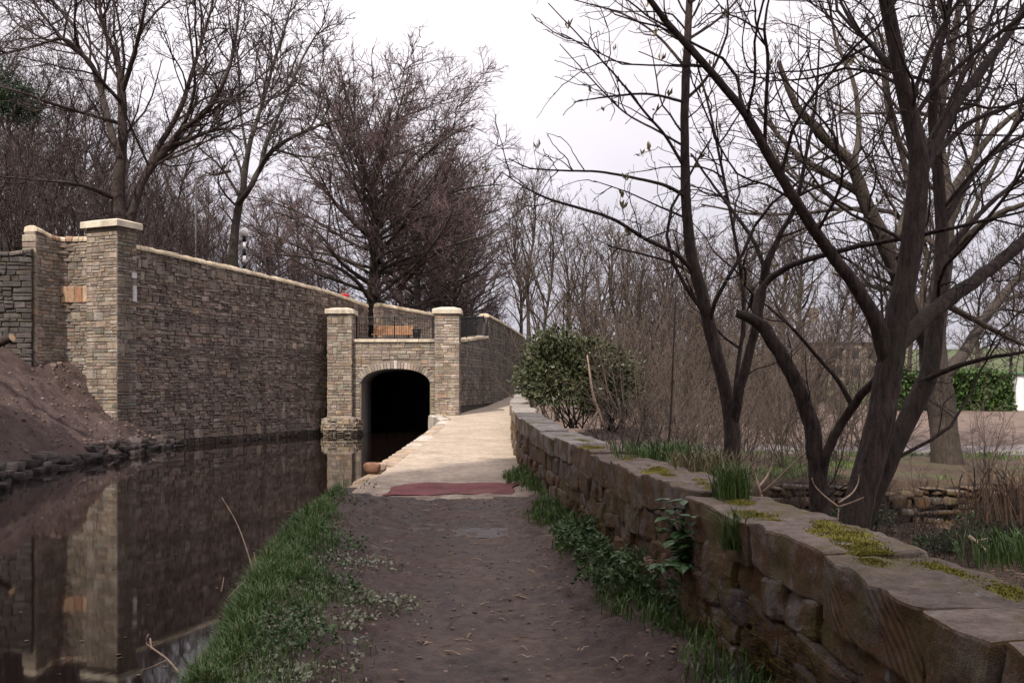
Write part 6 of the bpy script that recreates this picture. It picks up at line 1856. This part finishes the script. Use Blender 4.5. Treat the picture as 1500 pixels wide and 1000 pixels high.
t.color(t.mix(t.ramp(t.noise(2.6, 6, .7), [(0.5, 0.0), (0.68, 0.75)]), t.mix(1.0, t.ramp(nn_, [(0.3, (0.12, 0.035, 0.04)), (0.7, (0.25, 0.092, 0.094))]), t.ramp(n2_, [(0.3, .7), (.7, 1.15)]), 'MULTIPLY'), (0.20, 0.125, 0.095))); t.bump(nn_, 0.8, 0.02)
mt = thing('red_mat', 'worn dark red mat laid across the start of the gravel path', 'mat')
n, m = Xm.shape
top = np.stack([Xm, Ym, Zm], -1).reshape(-1, 3); bot = top - [0, 0, 0.03]
i = np.arange(n * m).reshape(n, m)
Q = np.stack([i[:-1, :-1], i[:-1, 1:], i[1:, 1:], i[1:, :-1]], -1).reshape(-1, 4)
rim = np.concatenate([i[0, :], i[1:, -1], i[-1, -2::-1], i[-2:0:-1, 0]])
Qr = np.stack([rim, np.roll(rim, -1), np.roll(rim, -1) + n * m, rim + n * m], 1)
obj_np('pile', top, Q, None, t.m, mt, smooth=True)
obj_np('edge', np.concatenate([top, bot]), Qr, None, simple('mat_backing', (0.06, 0.02, 0.02), 0.95, 40, .3), mt)
base_at(mt, (-0.9, 14.8, 0.03))

# ------------------------------------------------------------------ terrace: railings, bench, bin
M['iron'] = simple('black_painted_iron', (0.012, 0.012, 0.014), 0.45, metal=0.0)
def railing(name, label, a, b, h, n, posts):
    th = thing(name, label, 'railing')
    a, b = np.array(a, float), np.array(b, float)
    L = np.linalg.norm(b - a)
    for z_, nm in ((0.06, 'bottom_rail'), (h, 'top_rail')):
        Geo().tube([a + [0, 0, z_], b + [0, 0, z_]], 0.020 if nm == 'top_rail' else 0.016, 6).obj(nm, M['iron'], th)
    bar = None
    for k in range(n + 1):
        p = a + (b - a) * k / n
        if bar is None:
            bar = Geo().tube([[0, 0, 0.06], [0, 0, h]], 0.0085, 5).obj('bar', M['iron'], th); bar.location = p
        else:
            o = bar.copy(); COL.objects.link(o); o.location = p; o.parent = th
    for f in posts:
        p = a + (b - a) * f
        Geo().bevel_box(p + [0, 0, (h + 0.05) / 2], (0.05, 0.05, h + 0.05), 0.006).obj('post', M['iron'], th)
    base_at(th, tuple(float(v) for v in (a + b) / 2))
    return th
railing('iron_railing', 'black iron railing between the two piers above the arch', (-6.38, 40.42, 3.485), (-3.16, 40.42, 3.485), 0.90, 34, (0.02, 0.5, 0.985))
railing('iron_railing', 'black iron railing on the flank wall right of the pier', (-2.28, 40.98, 3.52), (-1.32, 46.9, 3.99), 0.88, 56, (0.0, 0.33, 0.66, 0.99))
M['bench_wood'] = simple('orange_brown_wood', (0.36, 0.20, 0.11), 0.6, 14, 0.3, 0.2)
bn = thing('park_bench', 'orange wooden slatted bench behind the railing on the terrace', 'bench')
bx, by, bz = -5.25, 43.6, 3.40
for k in range(5):
    Geo().bevel_box((bx, by + 0.26 + 0.03 * k, bz + 0.47 + 0.085 * k), (1.75, 0.028, 0.07), 0.006).obj('back_slat', M['bench_wood'], bn)
for k in range(5):
    Geo().bevel_box((bx, by - 0.20 + 0.095 * k, bz + 0.44), (1.75, 0.08, 0.03), 0.006).obj('seat_slat', M['bench_wood'], bn)
for sx in (-0.72, 0.72):
    g = Geo()
    g.tube([(bx + sx, by - 0.2, bz - .05), (bx + sx, by - 0.2, bz + 0.41), (bx + sx, by + 0.26, bz + 0.41), (bx + sx, by + 0.40, bz + 0.86)], 0.024, 6)
    g.tube([(bx + sx, by + 0.26, bz + 0.41), (bx + sx, by + 0.30, bz - .05)], 0.024, 6)
    g.obj('leg', M['iron'], bn)
base_at(bn, (bx, by, bz))
lb = thing('litter_bin', 'small black litter bin right of the bench', 'bin')
k = np.linspace(0, 1, 6)
g = Geo(); g.tube(np.stack([0 * k - 4.15, 0 * k + 43.4, 3.40 + k * 0.62], 1), np.array([.15, .15, .155, .165, .185, .19]), 14); g.obj('body', M['iron'], lb, True)
Geo().tube([(-4.15, 43.4, 4.02), (-4.15, 43.4, 4.06)], [0.205, 0.205], 14).obj('rim', M['iron'], lb)
base_at(lb, (-4.15, 43.4, 3.40))

# ------------------------------------------------------------------ striped crossing beacon and street lamp on the road
bc = thing('belisha_beacon', 'black and white striped pole with white globe rising above the wall', 'beacon')
bp = P(358, 340, 43.5); bzr = hill_z(bp[0], bp[1])
M['white_paint'] = simple('white_paint', (0.78, 0.77, 0.75), 0.5)
zt = bp[2] - 0.14; nb = 12; hb = 0.30
z_ = zt
for k in range(nb):
    za = max(z_ - hb, bzr - 0.05)
    Geo().tube([(bp[0], bp[1], za + 0.002), (bp[0], bp[1], z_)], 0.07, 12).obj('pole_band', M['iron'] if k % 2 == 0 else M['white_paint'], bc, True)
    z_ = za
    if z_ <= bzr: break
V, Q = lump((0, 0, 0), (0.39, 0.39, 0.39), None, np.random.default_rng(1), n=6, k=2, amp=0)
obj_np('globe', V + bp, Q, None, simple('white_globe', (0.82, 0.81, 0.78), 0.25), bc, smooth=True)
Geo().tube([(bp[0], bp[1], zt), (bp[0], bp[1], zt + 0.05)], [0.09, 0.07], 12).obj('collar', M['iron'], bc)
base_at(bc, (float(bp[0]), float(bp[1]), bzr))
sl = thing('street_lamp', 'thin grey street lamp with long flat lantern before the woods', 'street lamp')
M['lamp_grey'] = simple('weathered_grey_metal', (0.08, 0.07, 0.068), 0.6)
tp = P(287, 262, 50); hz = hill_z(tp[0], tp[1])
Geo().tube([(tp[0], tp[1], hz - .1), (tp[0], tp[1], hz + 1.2), (tp[0], tp[1], hz + 1.25), tuple(tp)], [0.085, 0.085, 0.055, 0.04], 10).obj('pole', M['lamp_grey'], sl, True)
e = P(314, 256, 50)
Geo().tube([tuple(tp), tuple(tp * .6 + e * .4 + np.array([0, 0, 0.06])), tuple(e)], 0.03, 8).obj('arm', M['lamp_grey'], sl, True)
f_ = P(338, 250, 50); d = unit(f_ - e); s = np.array([0, 1.0, 0]); n_ = np.cross(d, s)
Geo().bevel_box((e + f_) / 2, (np.linalg.norm(f_ - e), 0.26, 0.13), 0.035, [d, s, -n_]).obj('lantern', simple('lantern_housing', (0.12, 0.085, 0.075), 0.5), sl)
base_at(sl, (float(tp[0]), float(tp[1]), hz))

# ------------------------------------------------------------------ person on the road, head and red shoulders above the wall
def skin_body(name, verts, edges, radii, mat, parent):
    me = bpy.data.meshes.new(name); me.from_pydata([tuple(v) for v in verts], edges, [])
    o = bpy.data.objects.new(name, me); link(o, parent)
    sk = o.modifiers.new('skin', 'SKIN'); sk.use_smooth_shade = True
    for k, r in enumerate(radii): me.skin_vertices[0].data[k].radius = (r, r * 0.85)
    me.skin_vertices[0].data[0].use_root = True
    ss = o.modifiers.new('sub', 'SUBSURF'); ss.levels = 1; ss.render_levels = 2
    me.materials.append(mat)
    return o
pe = thing('person', 'person in a red jacket walking behind the long wall, only head and shoulder showing', 'person')
px0, py0 = P(504, 430, 46.5)[0], 46.5
pz = P(504, 423, 46.5)[2] - 1.66
M['skin'] = simple('skin', (0.45, 0.27, 0.19), 0.6); M['jeans'] = simple('dark_trousers', (0.03, 0.035, 0.05), 0.9, 20, .3); M['red'] = simple('red_jacket', (0.55, 0.03, 0.035), 0.75, 12, .2); M['hair'] = simple('brown_hair', (0.05, 0.026, 0.016), 0.6, 60, .4)
bo = lambda *p: [np.array(q) + [px0, py0, pz] for q in p]
V = bo((0, 0, .95), (0, 0, 1.15), (0, 0, 1.36), (0.0, -.01, 1.46), (-.02, -.04, 1.53), (-.02, -.05, 1.62),
       (.10, 0, .9), (.12, -.10, .5), (.12, -.06, .09), (.12, -.2, .05), (-.10, 0, .9), (-.12, .10, .5), (-.12, .22, .12), (-.12, .10, .05),
       (.19, 0, 1.36), (.25, .08, 1.1), (.24, -.06, .88), (-.19, 0, 1.36), (-.25, -.04, 1.1), (-.24, -.2, .92))
E = [(0, 1), (1, 2), (2, 3), (3, 4), (4, 5), (0, 6), (6, 7), (7, 8), (8, 9), (0, 10), (10, 11), (11, 12), (12, 13), (2, 14), (14, 15), (15, 16), (2, 17), (17, 18), (18, 19)]
R = [.14, .13, .14, .06, .085, .095, .085, .06, .045, .04, .085, .06, .045, .04, .06, .045, .035, .06, .045, .035]
skin_body('body', V, E, R, M['skin'], pe)
skin_body('jacket', [V[0] - [0, 0, .02], V[1], V[2], V[3] - [0, 0, .03], V[14], V[15], V[16] + [0, 0, .06], V[17], V[18], V[19] + [0, 0, .06]], [(0, 1), (1, 2), (2, 3), (2, 4), (4, 5), (5, 6), (2, 7), (7, 8), (8, 9)], [.17, .165, .175, .08, .085, .065, .055, .085, .065, .055], M['red'], pe)
skin_body('trousers', [V[0], V[6], V[7], V[8], V[10], V[11], V[12]], [(0, 1), (1, 2), (2, 3), (0, 4), (4, 5), (5, 6)], [.155, .105, .08, .065, .105, .08, .065], M['jeans'], pe)
Vh, Qh = lump(V[5] + np.array([0.01, 0.035, 0.03]), (0.215, 0.22, 0.2), None, np.random.default_rng(2), n=5, k=2.2, amp=0.03)
obj_np('hair', Vh, Qh, None, M['hair'], pe, smooth=True)
base_at(pe, (float(px0), py0, float(pz)))

# ------------------------------------------------------------------ far right: white shed and grey-roofed house
sh = thing('white_shed', 'white garden shed at the end of the hedge', 'shed')
x0, x1, y0, y1, zb, zt = 20.35, 23.0, 40.2, 42.4, 0.5, 2.05
M['shed_white'] = simple('white_boards', (0.72, 0.72, 0.70), 0.6, 5, .08)
Geo().box(((x0 + x1) / 2, (y0 + y1) / 2, (zb + zt) / 2), (x1 - x0, y1 - y0, zt - zb)).obj('wall', M['shed_white'], sh)
for k in range(9):
    Geo().bevel_box((x0 + 0.15 + k * 0.29, y0 - 0.012, (zb + zt) / 2), (0.28, 0.02, zt - zb - .02), 0.005).obj('board', M['shed_white'], sh)
Geo().bevel_box(((x0 + x1) / 2, (y0 + y1) / 2, zt + 0.05), (x1 - x0 + .2, y1 - y0 + .25, 0.1), 0.02).obj('roof', simple('green_felt', (0.07, 0.13, 0.07), 0.8), sh)
base_at(sh, ((x0 + x1) / 2, (y0 + y1) / 2, zb))
hs = thing('stone_house', 'grey-roofed stone house glimpsed through the branches across the field', 'house')
hY = 120
xa, xb = (1188 - 750) / FPX * hY, (1292 - 750) / FPX * hY
ze = CAMZ + (HOR - 500) / FPX * hY; zr_ = CAMZ + (HOR - 466) / FPX * hY; zb = 2.0
Geo().box(((xa + xb) / 2, hY + 3.5, (zb + ze) / 2 - .5), (xb - xa, 7, ze - zb + 1)).obj('wall', simple('far_house_stone', (0.24, 0.195, 0.16), 0.9, 2, .25), hs)
V = [(xa - .3, hY - .35, ze - .1), (xb + .3, hY - .35, ze - .1), (xb + .3, hY + 7.35, ze - .1), (xa - .3, hY + 7.35, ze - .1), (xa - .3, hY + 3.5, zr_), (xb + .3, hY + 3.5, zr_)]
rf = obj_np('roof', V, [[0, 1, 5, 4], [2, 3, 4, 5], [3, 2, 1, 0]], [[0, 4, 3], [1, 2, 5]], simple('slate_roof', (0.15, 0.14, 0.15), 0.7, 3, .2), hs)
for f in (0.16, 0.70):
    Geo().bevel_box((xa + (xb - xa) * f, hY + 3.5, zr_ + .6), (1.0, 0.7, 1.8), 0.05).obj('chimney', simple('far_chimney', (0.22, 0.17, 0.14), 0.9, 4, .2), rf)
M['glass'] = simple('dark_glass', (0.03, 0.035, 0.04), 0.1)
for k in range(4):
    for rz in (0.28, 0.72):
        cx = xa + (xb - xa) * (0.14 + 0.24 * k); cz = zb + (ze - zb) * rz
        w_ = Geo().bevel_box((cx, hY - 0.02, cz), (1.0, 0.1, 1.35), 0.03).obj('window', M['lamp_grey'], hs)
        Geo().box((cx, hY - 0.08, cz), (0.78, 0.03, 1.12)).obj('pane', M['glass'], w_)
base_at(hs, ((xa + xb) / 2, hY + 3.5, zb))
for k in list(hs.children):
    pass
